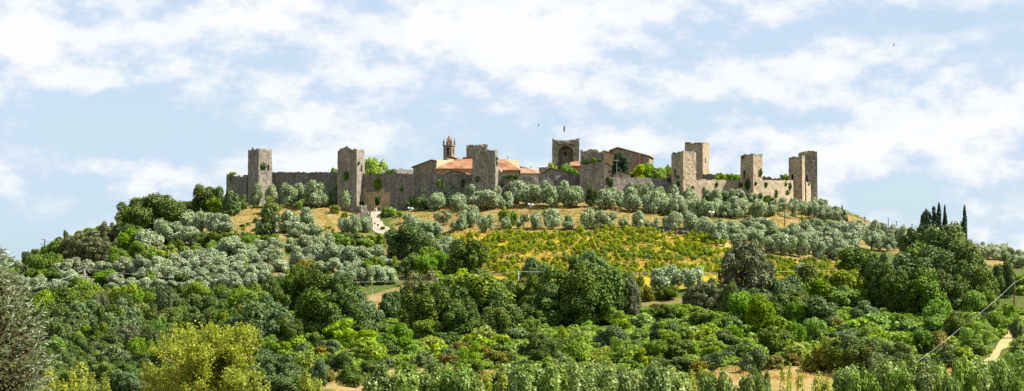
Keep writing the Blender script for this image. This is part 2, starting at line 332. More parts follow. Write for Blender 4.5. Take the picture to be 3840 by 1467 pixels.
# ------------------------------------------------------------------ castle masonry
def rag(seed, t): 
    q = noise.noise(Vector((t*1.1, seed*7.1, 0)))+.7*noise.noise(Vector((t*3.1, seed*3.3, 5)))
    return round(q*4)/4*.95
def frame(uc, y, theta):
    c = P(uc, VH, y); return c, Vector((-math.cos(theta), math.sin(theta), 0)), Vector((math.sin(theta), math.cos(theta), 0))
def tower(name, label, uL, uC, uR, vtop, vbase, y, m, prof=None, rim_mat='sunlit_rubble', windows=(), arch=None, depth=None, ragged=1.0, ivy=None, group=None, cat='tower'):
    a = px(uC-uL, y); b = max(px(uR-uC, y), .05)
    th = math.atan2(b, a); s1 = math.hypot(a, b); s2 = depth or s1
    if depth: th = math.atan2(b, math.sqrt(max(a*a, .01))) if b < depth else math.pi/4; th = math.asin(min(.99, b/depth)); s1 = a/math.cos(th); s2 = depth
    c, dl, dr = frame(uC, y, th)
    z1 = (VH-vtop)/F*y; z0 = min((VH-vbase)/F*y, ground(c.x, c.y), ground((c+dl*s1).x, (c+dl*s1).y), ground((c+dr*s2).x, (c+dr*s2).y))-1.0
    n = 14; lev = max(10, int((z1-z0)/.6))
    # perimeter: corner -> left face -> back -> right face
    def P2(i, j): return c+dl*(s1*i/n)+dr*(s2*j/n)
    ring = [(i, 0) for i in range(n)]+[(n, j) for j in range(n)]+[(n-i, n) for i in range(n)]+[(0, n-j) for j in range(n)]
    seed = hash(name+str(uL)) % 97 if False else (uL % 97)
    def htop(i, j):
        fi, fj = i/n, j/n
        if prof:
            k = prof if fj <= .5 else prof[::-1] if False else prof
            q = fi*(len(prof)-1); a_ = prof[min(int(q), len(prof)-1)]; b_ = prof[min(int(q)+1, len(prof)-1)]; e = a_+(b_-a_)*(q-int(q))
        else: e = 0
        return z1+e+ragged*.6*rag(seed, (fi*s1+fj*s2*1.7)*.9)
    vs = []; 
    for l in range(lev+1):
        for (i, j) in ring:
            p0 = P2(i, j); ht = htop(i, j); z = z0+(ht-z0)*l/lev
            ctr = c+dl*s1/2+dr*s2/2; out = (p0-ctr); out.z = 0; out.normalize()
            q = noise.noise(Vector((p0.x*.9, p0.y*.9, z*.9)))*.16+noise.noise(Vector((p0.x*2.3, p0.y*2.3, z*2.3)))*.06
            corner = (i in (0, n) and j in (0, n))
            p0 = p0+out*(q*(.5 if corner else 1))-out*.12*(l/lev)
            vs.append((p0.x, p0.y, z))
    R = len(ring); fs = [(l*R+k, (l+1)*R+k, (l+1)*R+(k+1) % R, l*R+(k+1) % R) for l in range(lev) for k in range(R)]
    fs.append(tuple(range(R)))
    top = {}; base = lev*R
    for k, ij in enumerate(ring): top[ij] = base+k
    for i in range(1, n):
        for j in range(1, n):
            p0 = P2(i, j); rim = min(i, j, n-i, n-j)
            z = (htop(i, j)-.1+.25*noise.noise(Vector((i*.9, j*.9, seed)))) if rim <= 1 else z1-1.6
            top[(i, j)] = len(vs); vs.append((p0.x, p0.y, z))
    tf = []
    for i in range(n):
        for j in range(n): tf.append((top[(i, j)], top[(i, j+1)], top[(i+1, j+1)], top[(i+1, j)]))
    base_c = c+dl*s1/2+dr*s2/2; base_c.z = ground(base_c.x, base_c.y)
    root = thing(name, label, cat, base_c, group)
    o = mesh_obj('masonry', vs, fs+tf, m, root); me = o.data
    me.materials.append(M[rim_mat])
    for k in range(len(fs), len(fs)+len(tf)): me.polygons[k].material_index = 1
    for k in range(max(0, (lev-1)*R), lev*R): me.polygons[k].material_index = 1
    nrmL = Vector((-dl.y, dl.x, 0)); nrmL = -dr; nrmR = -dl
    cutters = []
    for w in windows:      # (face, fraction along, v_top, v_bottom, width px)
        face, t, va, vb, wp = w
        d, s, nn = (dl, s1, nrmL) if face == 'L' else (dr, s2, nrmR)
        q = c+d*s*t; W = wp if face == 'm' else px(wp, y)/max(.35, abs(d.x)); h0 = (VH-vb)/F*q.y; h1 = (VH-va)/F*q.y
        cutters.append((Vector((q.x, q.y, 0)), d, nn, W, h0, h1, 1.4))
    if arch: cutters.append((c+dl*s1*arch[0], dl, nrmL, px(arch[1], y), (VH-arch[3])/F*y, (VH-arch[2])/F*y, arch[4]))
    carve(o, cutters)
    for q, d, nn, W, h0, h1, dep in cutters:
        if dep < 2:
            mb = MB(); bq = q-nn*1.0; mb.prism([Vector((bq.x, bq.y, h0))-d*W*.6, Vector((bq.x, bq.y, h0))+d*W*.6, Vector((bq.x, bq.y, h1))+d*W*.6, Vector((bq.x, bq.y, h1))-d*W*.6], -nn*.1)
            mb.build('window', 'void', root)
    return root
def arch_prism(q, d, nn, W, h0, h1, dep):
    pts = []; r = W/2; hs = max(h0+.1, h1-r)
    pts.append(Vector((q.x, q.y, h0))-d*r); pts.append(Vector((q.x, q.y, h0))+d*r)
    for k in range(9):
        a = math.pi*k/8; pts.append(Vector((q.x, q.y, hs+math.sin(a)*(h1-hs)))+d*r*math.cos(a))
    pts = [p_+nn*1.0 for p_ in pts]; mb = MB(); mb.prism(pts, -nn*(dep+1.0)); return mb
def carve(o, cutters):
    if not cutters: return
    for cu in cutters:
        mb = arch_prism(*cu); c = mb.build('cutter', None, o.parent)
        c.data.validate()
        import bmesh
        bm = bmesh.new(); bm.from_mesh(c.data); bmesh.ops.recalc_face_normals(bm, faces=bm.faces); bm.to_mesh(c.data); bm.free()
        bm = bmesh.new(); bm.from_mesh(o.data); bmesh.ops.recalc_face_normals(bm, faces=bm.faces); bm.to_mesh(o.data); bm.free()
        md = o.modifiers.new('b', 'BOOLEAN'); md.operation = 'DIFFERENCE'; md.object = c; md.solver = 'EXACT'
        bpy.context.view_layer.update(); dg = bpy.context.evaluated_depsgraph_get()
        me = D.meshes.new_from_object(o.evaluated_get(dg)); o.modifiers.remove(md)
        if len(me.polygons) > 20: o.data = me
        D.objects.remove(c)
def wall(name, label, pts, m, thick=1.3, base=None, gate=None, rim_mat='sunlit_rubble', group='curtain walls of the castle', rg=.35):
    """pts: (u, y, vtop) along the outer face"""
    q = [(P(u, VH, y), (VH-vt)/F*y) for u, y, vt in pts]; S = []
    for i in range(len(q)-1):
        L = (q[i+1][0]-q[i][0]).length; n = max(2, int(L/.55))
        for k in range(n+(i == len(q)-2)):
            t = k/n; S.append((q[i][0].lerp(q[i+1][0], t), q[i][1]+(q[i+1][1]-q[i][1])*t))
    zb = min(ground(p_.x, p_.y) for p_, _ in S)-1.2; lev = 14; vs = []; n = len(S); L = 0
    for k, (p_, zt) in enumerate(S):
        d = (S[min(k+1, n-1)][0]-S[max(k-1, 0)][0]).normalized(); inn = Vector((-d.y, d.x, 0))*(1 if d.x >= 0 else -1)
        if inn.y < 0: inn = -inn
        zt = zt+rg*rag(3+pts[0][0] % 31, k*.5)*.8+rg*.5*noise.noise(Vector((k*.13, 1, pts[0][0])))
        for l in range(lev+1):
            z = zb+(zt-zb)*l/lev; o_ = noise.noise(Vector((p_.x*.8, p_.y, z*.8)))*.12+.25*(1-l/lev)
            a = p_-inn*o_; vs.append((a.x, a.y, z))
        for l in range(lev, -1, -1):
            z = zb+(zt-zb)*l/lev-(0.15 if l == lev else 0); a = p_+inn*thick; vs.append((a.x, a.y, z))
    R = 2*(lev+1); fs = []
    for k in range(n-1):
        for r in range(R): fs.append((k*R+r, (k+1)*R+r, (k+1)*R+(r+1) % R, k*R+(r+1) % R))
    fs += [tuple(range(R)), tuple(range((n-1)*R, n*R))[::-1]]
    mid = S[n//2][0].copy(); mid.z = ground(mid.x, mid.y)
    root = thing(name, label, 'wall', mid, group); o = mesh_obj('masonry', vs, fs, m, root)
    o.data.materials.append(M[rim_mat])
    for k in range(n-1): o.data.polygons[k*R+lev].material_index = 1
    if gate:
        carve(o, [gate]); me = o.data
        if 'gate_stone' not in [q.name for q in me.materials]: me.materials.append(M['gate_stone'])
        gi = len(me.materials)-1
        for pl in me.polygons:
            c_ = pl.center+root.location; u_ = UC+F*c_.x/c_.y; v_ = VH-F*c_.z/c_.y
            if 1340 < u_ < 1462+8*noise.noise(Vector((0, 0, c_.z))) and v_ > 716+14*noise.noise(Vector((c_.x*.6, 0, c_.z*.4))): pl.material_index = gi
    return root
G1 = 'square towers of the castle wall'
CASTLE = []
def keep(o): CASTLE.append(o); return o
keep(tower('wall_tower', 'leftmost square stone tower, with an ivy clump near its right edge', 922, 970, 1015, 563, 776, 502, 'tower_stone', prof=[.3, .5, .2, .7, .1, 0], windows=[('R', .72, 616, 642, 6)], group=G1))
keep(tower('wall_tower', 'second square tower from the left, just left of the gate arch, dark stained front', 1262, 1338, 1363, 560, 782, 489, 'tower_stone', prof=[0, -.3, .1, .7, .5, .0, -.2], windows=[('R', .6, 618, 644, 5)], group=G1))
keep(tower('wall_tower', 'stepped-top square tower in front of the orange tiled roofs', 1770, 1858, 1869, 560, 770, 481, 'tower_stone', prof=[-.1, -.4, -.1, .3, .9, .9, .9, .3], windows=[], group=G1))
keep(tower('wall_tower', 'broad low square tower with ivy across its middle, beside the gate tower', 2175, 2268, 2272, 566, 770, 483, 'tower_stone', prof=[.1, -.2, .3, .4, .35, .0, .1], group=G1))
keep(tower('wall_tower', 'tower left of the tall inner tower, dark left face and sunlit right face', 2521, 2562, 2616, 567, 762, 489, 'warm_stone', prof=[0, 0, -.2, 0, -.1], windows=[('L', .70, 634, 664, 9)], ragged=.5, group=G1))
keep(tower('wall_tower', 'isolated square tower with ivy tufts, second tower from the right end', 2781, 2825, 2867, 578, 790, 502, 'warm_stone', prof=[0, .05, -.1, 0, -.1], windows=[('L', .72, 640, 670, 8)], ragged=.5, group=G1))
keep(tower('wall_tower', 'slim square tower standing just before the rightmost tower', 2959, 3009, 3027, 588, 780, 521, 'warm_stone', prof=[.4, 0, .1, 0, -.1], windows=[('L', .72, 652, 674, 7)], ragged=.5, group=G1))
keep(tower('wall_tower', 'rightmost square tower, its top crusted with yellow lichen', 3000, 3066, 3069, 567, 790, 544, 'tower_stone', prof=[-.1, .1, .05, 0, -.4], rim_mat='lichen_crust', windows=[('L', .60, 656, 684, 6)], ragged=.4, group=G1))
keep(tower('wall_tower', 'tall far tower rising behind the sunlit tower, with a slit in its pale right face', 2570, 2636, 2667, 534, 690, 592, 'warm_stone', prof=[0, -.1, .0, -.3, .2, .1], windows=[('R', .4, 591, 614, 5)], rim_mat='lichen_crust', ragged=.5, group=G1))
keep(tower('wall_tower', 'far tower with jagged top half hidden behind the stepped-top tower', 1748, 1828, 1829, 545, 690, 618, 'tower_stone', prof=[.5, .1, .2, .0, .1, .3, .1], group=G1))
gt = keep(tower('gate_tower', 'wide open-backed stone tower with a tall arched recess and a flagpole on top', 2070, 2173, 2176, 526, 705, 612, 'tower_stone', prof=[.6, .2, .0, .0, -.1, .0, .6], arch=(.505, 57, 547, 640, 3.6), ragged=.6))
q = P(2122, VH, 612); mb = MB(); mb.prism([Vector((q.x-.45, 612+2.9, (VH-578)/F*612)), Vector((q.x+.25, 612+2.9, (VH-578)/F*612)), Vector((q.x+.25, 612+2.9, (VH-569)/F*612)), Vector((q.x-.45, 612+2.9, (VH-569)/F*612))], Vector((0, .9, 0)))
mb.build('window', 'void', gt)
mb = MB(); ring = []
for k in range(13):       # voussoir ring of the recess
    a0, a1 = math.pi*k/13+.01, math.pi*(k+1)/13-.01; cc = P(2122.5, 575, 612); cc.y = 611.93; r0, r1 = px(28.5, 612), px(34, 612)
    mb.prism([cc+Vector((math.cos(a)*r, 0, math.sin(a)*r)) for a, r in ((a0, r0), (a1, r0), (a1, r1), (a0, r1))], Vector((0, -.22, 0)))
mb.build('arch_ring', 'sunlit_rubble', gt)
mb = MB(); cc = P(2123, 540, 612); mb.box(Vector((cc.x, 611.6, cc.z)), (px(62, 612), .8, .35)); mb.build('ledge', 'lichen_crust', gt)
keep(tower('stone_pillar', 'low ruined stone pillar beside the gravel path at the gate', 1333, 1353, 1377, 771, 822, 481, 'wall_stone', prof=[0, .1, -.2, .1], ragged=.6, cat='pillar'))
# curtain walls
keep(wall('curtain_wall', 'crumbling rounded end of the wall left of the leftmost tower', [(880, 560, 662), (853, 545, 657), (850, 530, 655), (862, 520, 650), (890, 512, 660), (926, 507, 659)], 'wall_stone', rg=.7))
keep(wall('curtain_wall', 'plain high wall between the first and second towers behind the olives', [(1004, 508, 646), (1140, 502, 646), (1268, 496, 646)], 'wall_stone'))
gp = P(1416, VH, 489.5)
keep(wall('curtain_wall', 'wall with the arched gate, right of the second tower', [(1352, 493, 651), (1500, 489, 651), (1640, 487, 656), (1775, 486, 654)], 'wall_stone', thick=2.2, gate=(Vector((gp.x, 491.8, 0)), Vector((1, 0, 0)), Vector((0, -1, 0)), px(31, 490), (VH-797)/F*490-1.2, (VH-735)/F*490, 6)))
keep(wall('curtain_wall', 'wall stretch ending at the ivied low tower, roofs showing above it', [(1864, 486, 655), (2020, 487, 656), (2180, 488, 655)], 'wall_stone'))
keep(wall('curtain_wall', 'brownish wall stretch below the bright green inner tree', [(2264, 488, 666), (2400, 491, 667), (2535, 494, 667)], 'tower_stone'))
keep(wall('curtain_wall', 'low wall stretch just right of the sunlit tower, dotted with small plants', [(2606, 497, 674), (2700, 502, 674), (2795, 507, 677)], 'warm_stone'))
keep(wall('curtain_wall', 'sunlit slanting wall stretch with hanging ivy streaks near the right end', [(2858, 506, 676), (2920, 512, 677), (2985, 523, 677)], 'warm_stone'))
keep(wall('curtain_wall', 'narrow strip of wall squeezed between the two rightmost towers', [(3022, 528, 684), (3044, 548, 686)], 'warm_stone', rg=.5))
keep(wall('curtain_wall', 'distant rear wall seen beyond the roofs', [(1440, 606, 652), (1472, 612, 636), (1530, 622, 636), (1600, 630, 640), (2000, 640, 627), (2110, 640, 627), (2300, 638, 636), (2480, 628, 636), (2570, 610, 652), (2640, 592, 653), (2780, 575, 655), (2905, 562, 668), (3010, 552, 666)], 'wall_stone', rg=.8))
# facing of the gate (ochre stones) and the inner arch
mb = MB(); gz = (VH-797)/F*490
root = thing('inner_gateway', 'ochre inner archway seen through the castle gate', 'gateway', (gp.x, 501, gz-.5)); keep(root)
for s, w in ((-1, 3.2), (1, 3.0)): mb.box(Vector((gp.x+.2+s*(.85+w/2), 501.5, gz-1)), (w, 1.2, 7.5))
mb.prism([Vector((gp.x-.65, 500.9, gz+2.5)), Vector((gp.x+.2, 500.9, gz+3.2)), Vector((gp.x+1.05, 500.9, gz+2.5)), Vector((gp.x+1.05, 500.9, gz+6.4)), Vector((gp.x-.65, 500.9, gz+6.4))], Vector((0, 1.2, 0)))
mb.build('arch', 'gate_stone', root)

# ------------------------------------------------------------------ houses inside the wall
def house(name, label, uR, y, th, uL, R, prof, vbase, wm, rm, gable='L', over=.45, windows=(), cat='house', eave_t=.28, side_m=None):
    """corner at (uR, y); prof = (v_left, (apex_fraction, v_apex), v_right) on the left-hand face"""
    th = math.radians(th); c, dl, dr = frame(uR, y, th); L = px(uR-uL, y)/math.cos(th)
    def W(s, t, z): q = c+dl*s+dr*t; return Vector((q.x, q.y, z))
    def vz(v, s): return (VH-v)/F*(c+dl*s).y
    zl, (fa, va), zr_ = vz(prof[0], L), prof[1], vz(prof[2], 0); sa = L*(1-fa); za = vz(va, sa)
    z0 = (VH-vbase)/F*y-1; root = thing(name, label, cat, (c+(dl*L+dr*R)/2)+Vector((0, 0, z0+1)))
    mb = MB()
    if gable == 'L':
        mb.prism([W(0, 0, z0), W(0, 0, zr_), W(sa, 0, za), W(L, 0, zl), W(L, 0, z0)], dr*R)
    else:   # ridge runs along the left face, eave towards us
        rz = prof[3] if len(prof) > 3 else 2.2
        mb.prism([W(0, 0, z0), W(0, 0, zr_), W(0, R/2, zr_+rz), W(0, R, zr_), W(0, R, z0)], dl*L)
    mb.build('wall', wm, root)
    rb = MB(); t = eave_t
    if gable == 'L':
        for (s0, z_0, s1, z_1) in ((sa, za, -over, zr_+(zr_-za)/max(sa, .1)*over), (sa, za, L+over, zl+(zl-za)/max(L-sa, .1)*over)):
            rb.prism([W(s0, -over, z_0+.03), W(s1, -over, z_1+.03), W(s1, -over, z_1+.03+t), W(s0, -over, z_0+.03+t)], dr*(R+2*over))
    else:
        sl = rz/(R/2)
        hl, hr = (prof[4] if len(prof) > 4 else (0, 0))     # hips at the two ends, in metres
        e0 = -over; zE = zr_-sl*over; ridge = zr_+rz
        A = [W(L+over, e0, zE), W(-over, e0, zE), W(-over+hr, R/2, ridge), W(L+over-hl, R/2, ridge)]
        Bk = [W(L+over, R+over, zE), W(-over, R+over, zE)]
        vs = A+Bk; lo = [p_+Vector((0, 0, .02)) for p_ in vs]; hi = [p_+Vector((0, 0, t)) for p_ in vs]
        n = len(vs); rb.add(lo+hi, [(6, 7, 8, 9), (9, 8, 11, 10), (6, 9, 10), (7, 11, 8), (0, 3, 2, 1), (3, 4, 5, 2), (0, 4, 3), (1, 2, 5), (0, 1, 7, 6), (4, 10, 11, 5), (0, 6, 10, 4), (1, 5, 11, 7)])
    ro = rb.build('roof', rm, root)
    for (fx, va_, vb, wp) in windows:
        s = L*(1-fx); q = W(s, 0, 0); z_a, z_b = vz(va_, s), vz(vb, s); w = px(wp, y)
        fb = MB(); fb.box(Vector((q.x, q.y, z_b))-dr*.02, (w+.25, .14, z_a-z_b+.12), dl, dr); fo = fb.build('window', 'dark_wood', root)
        pb = MB()
        for k in (-1, 1): pb.box(Vector((q.x, q.y, z_b+.06))+dl*k*w*.25-dr*.1, (w*.40, .04, z_a-z_b-.06), dl, dr)
        pbo = pb.build('pane', 'pane', None); pbo.data.transform(__import__('mathutils').Matrix.Translation(-root.location)); pbo.parent = fo
    return root, c, dl, dr, L
house('stone_house', 'large brown stone gabled house with two windows, left of the orange roof', 1688, 524, 10, 1548, 11, (628, (.50, 602), 617), 700, 'house_stone', 'old_roof_tiles', windows=[(.24, 653, 672, 11), (.53, 651, 672, 13)])
house('tiled_house', 'long ochre house with broad bright orange tiled roof', 1880, 508, 0, 1636, 11, (633, None, 633, 3.0, (6.5, 0)) if False else (633, (.5, 633), 633, 2.7, (6.0, 0)), 720, 'plaster_ochre', 'roof_tiles', gable='R')
house('tiled_house', 'small low gable roof poking above the wall before the long orange roof', 1742, 500, 8, 1672, 7, (655, (.33, 641), 651), 720, 'plaster_grey', 'roof_tiles')
house('tiled_house', 'low house with orange roof just right of the stepped-top tower', 1946, 503, 0, 1862, 10, (646, (.5, 646), 638, 3.0, (0, 4.0)), 720, 'plaster_ochre', 'roof_tiles', gable='R')
house('tiled_house', 'house with long shallow reddish roof sloping down to the right', 2022, 512, 0, 1930, 12, (652, (.5, 652), 652, 2.0, (3.0, 5.5)), 720, 'plaster_grey', 'old_roof_tiles', gable='R')
house('church_nave', 'dark stone church nave with tiled roof beside the bell tower', 1752, 552, 8, 1676, 12, (600, (.17, 590), 609), 700, 'house_stone', 'old_roof_tiles', cat='church')
house('church_apse', 'small pinkish brick chapel with flat tiled roof below the bell tower', 1694, 540, 24, 1652, 5, (612, (.45, 598), 606), 700, 'brick_red', 'old_roof_tiles', cat='chapel')
house('brick_house', 'narrow house with tiled lean-to roof at the foot of the half hidden tower', 1800, 560, 5, 1740, 6, (594, (.05, 593), 606), 700, 'house_stone', 'roof_tiles')
rt, c_, dl_, dr_, L_ = house('stone_house', 'big brown stone house with long tiled gable, highest house in the village', 2434, 566, 12, 2290, 10, (566, (.19, 555), 587), 700, 'house_stone', 'roof_tiles')
for s, va, vb, w in ((L_*.24, 576, 640, .75), (L_*.975, 563, 640, .7)):
    q = c_+dl_*s-dr_*.25; mb = MB(); mb.box(Vector((q.x, q.y, (VH-vb)/F*566)), (w, .6, px(vb-va, 566)), dl_, dr_); ch = mb.build('chimney', 'brick_red' if w > .72 else 'dark_wood', rt)
house('brick_house', 'orange brick house with two roof levels, right of the ivied low tower', 2310, 540, 6, 2262, 8, (577, (.15, 569), 581), 700, 'plaster_ochre', 'roof_tiles')
house('tiled_house', 'cream house with pinkish lean-to roof between low tower and cedar', 2306, 512, 5, 2262, 7, (622, (.25, 613), 634), 720, 'plaster_cream', 'old_roof_tiles', windows=[(.55, 641, 650, 6)])
house('tiled_house', 'tiny cream gabled house with one square window under the cedar', 2366, 500, 6, 2302, 6, (658, (.32, 647), 655), 720, 'plaster_cream', 'old_roof_tiles', windows=[(.40, 657, 665, 5)])
house('tiled_house', 'grey plastered house with shallow gable left of the low ivied tower', 2132, 502, 8, 2030, 9, (654, (.32, 633), 646), 720, 'plaster_grey', 'old_roof_tiles')
house('tiled_house', 'small orange roofed house touching the left side of the low ivied tower', 2185, 530, 0, 2140, 6, (623, (.5, 623), 623, 1.3, (1.5, 0)), 700, 'brick_red', 'roof_tiles', gable='R')
house('tiled_house', 'house showing only a bright orange roof edge left of the sunlit tower', 2524, 512, 5, 2466, 7, (648, (.05, 645), 662), 720, 'house_stone', 'roof_tiles')
# pyramid-roofed turret
root = thing('turret', 'small pyramid-roofed turret with a cross on its tip', 'turret', P(1904, 700, 530)); mb = MB(); cx = P(1904, 700, 530)
mb.box(cx, (4.4, 4.4, px(75, 530))); mb.build('wall', 'plaster_ochre', root)
mb = MB(); b0 = cx+Vector((0, 0, px(72, 530))); ap = P(1904, 603, 532)
mb.add([b0+Vector((-2.8, -2.6, 0)), b0+Vector((2.8, -2.6, 0)), b0+Vector((2.8, 2.6, 0)), b0+Vector((-2.8, 2.6, 0)), ap], [(0, 1, 4), (1, 2, 4), (2, 3, 4), (3, 0, 4), (3, 2, 1, 0)]); mb.build('roof', 'roof_tiles', root)
mb = MB(); mb.tube([ap-Vector((0, 0, .3)), ap+Vector((0, 0, 1.5))], [.08, .05]); mb.tube([ap+Vector((-.4, 0, 1.0)), ap+Vector((.4, 0, 1.0))], [.05, .05]); mb.build('cross', 'metal_dark', root)
# bell tower with pinnacles
yb = 566; root = tower('bell_tower', 'slender church bell tower crowned by spiky pinnacles and a brick spire', 1661, 1694, 1707, 547, 700, yb, 'house_stone', windows=[('L', .46, 553, 581, 7), ('R', .5, 556, 578, 4)], ragged=.05, cat='bell tower')
c, dl, dr = frame(1694, yb, math.atan2(13, 33)); s = math.hypot(px(33, yb), px(13, yb)); zt = (VH-547)/F*yb
mb = MB(); q = c-(dl+dr)*.18; q.z = zt; s2 = s+.36; mb.prism([q, q+dl*s2, q+(dl+dr)*s2, q+dr*s2], Vector((0, 0, .3))); mb.build('cornice', 'sunlit_rubble', root)
def pin(a, b_, h, w, m, nm):
    mb = MB(); q = c+dl*s*a+dr*s*b_; q.z = zt+.25
    mb.box(q, (w*1.15, w*1.15, h*.5), dl, dr); mb.box(q+Vector((0, 0, h*.5)), (w*1.5, w*1.5, .14), dl, dr); b0 = q+Vector((0, 0, h*.5+.13)); mb.tube([b0, b0+Vector((0, 0, h*.5))], [w*.62, .04], 8)
    mb.ball(b0+Vector((0, 0, h*.5)), w*.22, 6, 4); mb.build(nm, m, root)
for a, b_ in ((.07, .07), (.93, .07), (.93, .93), (.07, .93), (.5, .04)): pin(a, b_, 2.0 if b_ != .04 else 1.6, .42, 'house_stone', 'pinnacle')
mb = MB(); q = c+(dl+dr)*s*.5; q.z = zt+.3; mb.tube([q, q+Vector((0, 0, 1.7)), q+Vector((0, 0, 2.6)), q+Vector((0, 0, 3.0))], [.78, .72, .35, .12], 8); mb.build('spire', 'brick_red', root)
# flagpole
q = P(2115, 535, 615); root = thing('flagpole', 'thin mast with furled dark flag on the gate tower', 'flagpole', q); mb = MB(); mb.tube([q, q+Vector((0, 0, px(70, 615)))], [.09, .05]); mb.build('pole', 'metal_pale', root)
mb = MB(); zt_ = q+Vector((0, 0, px(66, 615))); mb.tube([zt_, zt_-Vector((-.15, 0, .9)), zt_-Vector((.0, 0, 2.0)), zt_-Vector((-.1, 0, 2.6))], [.05, .28, .22, .05], 7); mb.build('flag', 'cloth_navy', root)
def aerial(label, u, va, vb, y, n=3):
    q = P(u, vb, y); root = thing('tv_aerial', label, 'aerial', q, 'roof aerials'); h = px(vb-va, y); mb = MB(); mb.tube([q, q+Vector((0, 0, h))], [.04, .03], 5); mb.build('mast', 'metal_pale', root)
    mb = MB(); t = q+Vector((0, 0, h*.92)); mb.tube([t+Vector((-.7, 0, 0)), t+Vector((.7, 0, 0))], [.03, .03], 4)
    for k in range(n): x = -.6+k*1.2/(n-1); mb.tube([t+Vector((x, -.3, .0)), t+Vector((x, .3, .0))], [.02, .02], 4); mb.tube([t+Vector((x, 0, -.2)), t+Vector((x, 0, .2))], [.02, .02], 4)
    mb.build('antenna', 'metal_pale', root)
aerial('thin aerial on the ridge of the large house left of the orange roof', 1617, 588, 606, 527)
aerial('tall lattice aerial mast standing in front of the dark cedar', 2313, 597, 655, 499, 5)
aerial('thin aerial at the right edge of the low ivied tower', 2264, 545, 575, 520)
aerial('aerial over the grey wall left of the sunlit tower', 2481, 621, 650, 520)
aerial('small aerial below the big arched recess of the gate tower', 2128, 612, 640, 525)
q = P(1879, 642, 498); root = thing('satellite_dish', 'round white dish on the house right of the stepped-top tower', 'satellite dish', q); mb = MB(); mb.ball(q, .34, 10, 6, (1, .35, 1)); mb.build('dish', 'white_glass', root); mb = MB(); mb.tube([q, q+Vector((.1, 5.2, -.3))], [.04, .04], 5); mb.build('bracket', 'metal_dark', root)
bpy.context.view_layer.update()
# ------------------------------------------------------------------ foliage prototypes (unit height, unit radius)
def leaves(cent, nrm, length, width, rng, jit=.8, droop=None):
    n = len(cent); nn = nrm+jit*rng.normal(size=(n, 3)); nn /= np.linalg.norm(nn, axis=1)[:, None]+1e-9
    r = rng.normal(size=(n, 3)) if droop is None else droop+.35*rng.normal(size=(n, 3))
    a = np.cross(nn, r); a /= np.linalg.norm(a, axis=1)[:, None]+1e-9; b = np.cross(nn, a)
    if droop is not None: a, b = b, a
    L = length*(.6+.8*rng.random((n, 1))); W = width*(.6+.8*rng.random((n, 1)))
    v = np.stack([cent-a*L, cent+b*W-a*L*.1, cent+a*L, cent-b*W-a*L*.1], 1).reshape(-1, 3)
    f = np.arange(4*n).reshape(-1, 4); return v, f
def crown(seed, nleaf, lobes, leafsz, aspect, z0=.2, shape='round', lobe_r=(.28, .46), elong=1.0, rr=(.25, .78)):
    """aspect = typical height/radius of the finished tree, so leaves stay about square"""
    rng = np.random.default_rng(seed); cs = []; rs = []
    H = (1-z0)/2; zc = z0+H
    for k in range(lobes):
        while True:
            d = rng.normal(size=3); d /= np.linalg.norm(d); rad = rng.uniform(*rr)
            if d[2] < -.75 and shape == 'round': continue
            break
        p_ = d*rad
        if shape == 'cone': t = (k+.5)/lobes; p_ = np.array([rng.normal()*.25*(1-t)**.8, rng.normal()*.25*(1-t)**.8, -1+2*t*.95])
        if shape == 'egg': p_[:2] *= (1.0-.35*p_[2])
        if shape == 'vase': p_[:2] *= (.85+.35*p_[2])
        r = rng.uniform(*lobe_r)
        if shape == 'cone': r = .62*(1-(k+.5)/lobes)**.75+.12
        cs.append(p_); rs.append(r)
    cs = np.array(cs); rs = np.array(rs)
    w = rs**2; pick = rng.choice(lobes, size=int(nleaf*1.9), p=w/w.sum())
    d = rng.normal(size=(len(pick), 3)); d /= np.linalg.norm(d, axis=1)[:, None]
    d[:, 2] = np.where((d[:, 2] < -.3) & (rng.random(len(pick)) < .5), -d[:, 2], d[:, 2])
    rad = rs[pick]*(1-.35*rng.random(len(pick))**2)*(1+.12*rng.normal(size=len(pick)))
    p_ = cs[pick]+d*rad[:, None]
    # cull leaves buried deep inside other lobes
    dist = np.linalg.norm(p_[:, None, :]-cs[None], axis=2)/rs[None]; keepm = (dist < .62).sum(1) <= 0
    p_ = p_[keepm][:nleaf]; d = d[keepm][:nleaf]
    q99 = np.percentile(np.abs(p_[:, :2]), 98); p_[:, :2] /= q99
    lo, hi = np.percentile(p_[:, 2], 1), np.percentile(p_[:, 2], 99); p_[:, 2] = (p_[:, 2]-lo)/(hi-lo)
    pz = p_.copy(); pz[:, 2] = (z0+pz[:, 2]*(1-z0))*aspect        # build at true proportions...
    nr = d.copy(); nr[:, 2] += .25
    v, f = leaves(pz, nr, leafsz*elong, leafsz/elong, rng, .5)
    v[:, 2] /= aspect; return v, f                                # ...then back to unit height
def trunk(seed, z1=.7, r=.07, limbs=5, spread=.55, lean=.1, aspect=2.0):
    rng = random.Random(seed); mb = MB(); a = rng.uniform(0, 6.28); lx, ly = lean*math.cos(a), lean*math.sin(a); fork = rng.uniform(.16, .28)
    mb.tube([Vector((0, 0, -.08)), Vector((lx*.3, ly*.3, fork*.5)), Vector((lx, ly, fork)), Vector((lx*1.2, ly, z1))], [r*1.3, r, r*.8, r*.25], 7)
    for k in range(limbs):
        t = a+6.28*k/limbs+rng.uniform(-.4, .4); s = spread*rng.uniform(.7, 1.1); zz = rng.uniform(.55, .85)
        b0 = Vector((lx, ly, fork*rng.uniform(.85, 1.5))); mb.tube([b0, b0+Vector((math.cos(t)*s*.4, math.sin(t)*s*.4, (zz-b0.z)*.45)), Vector((lx+math.cos(t)*s, ly+math.sin(t)*s, zz))], [r*.55, r*.35, r*.1], 5)
    return mb
PRO = {}
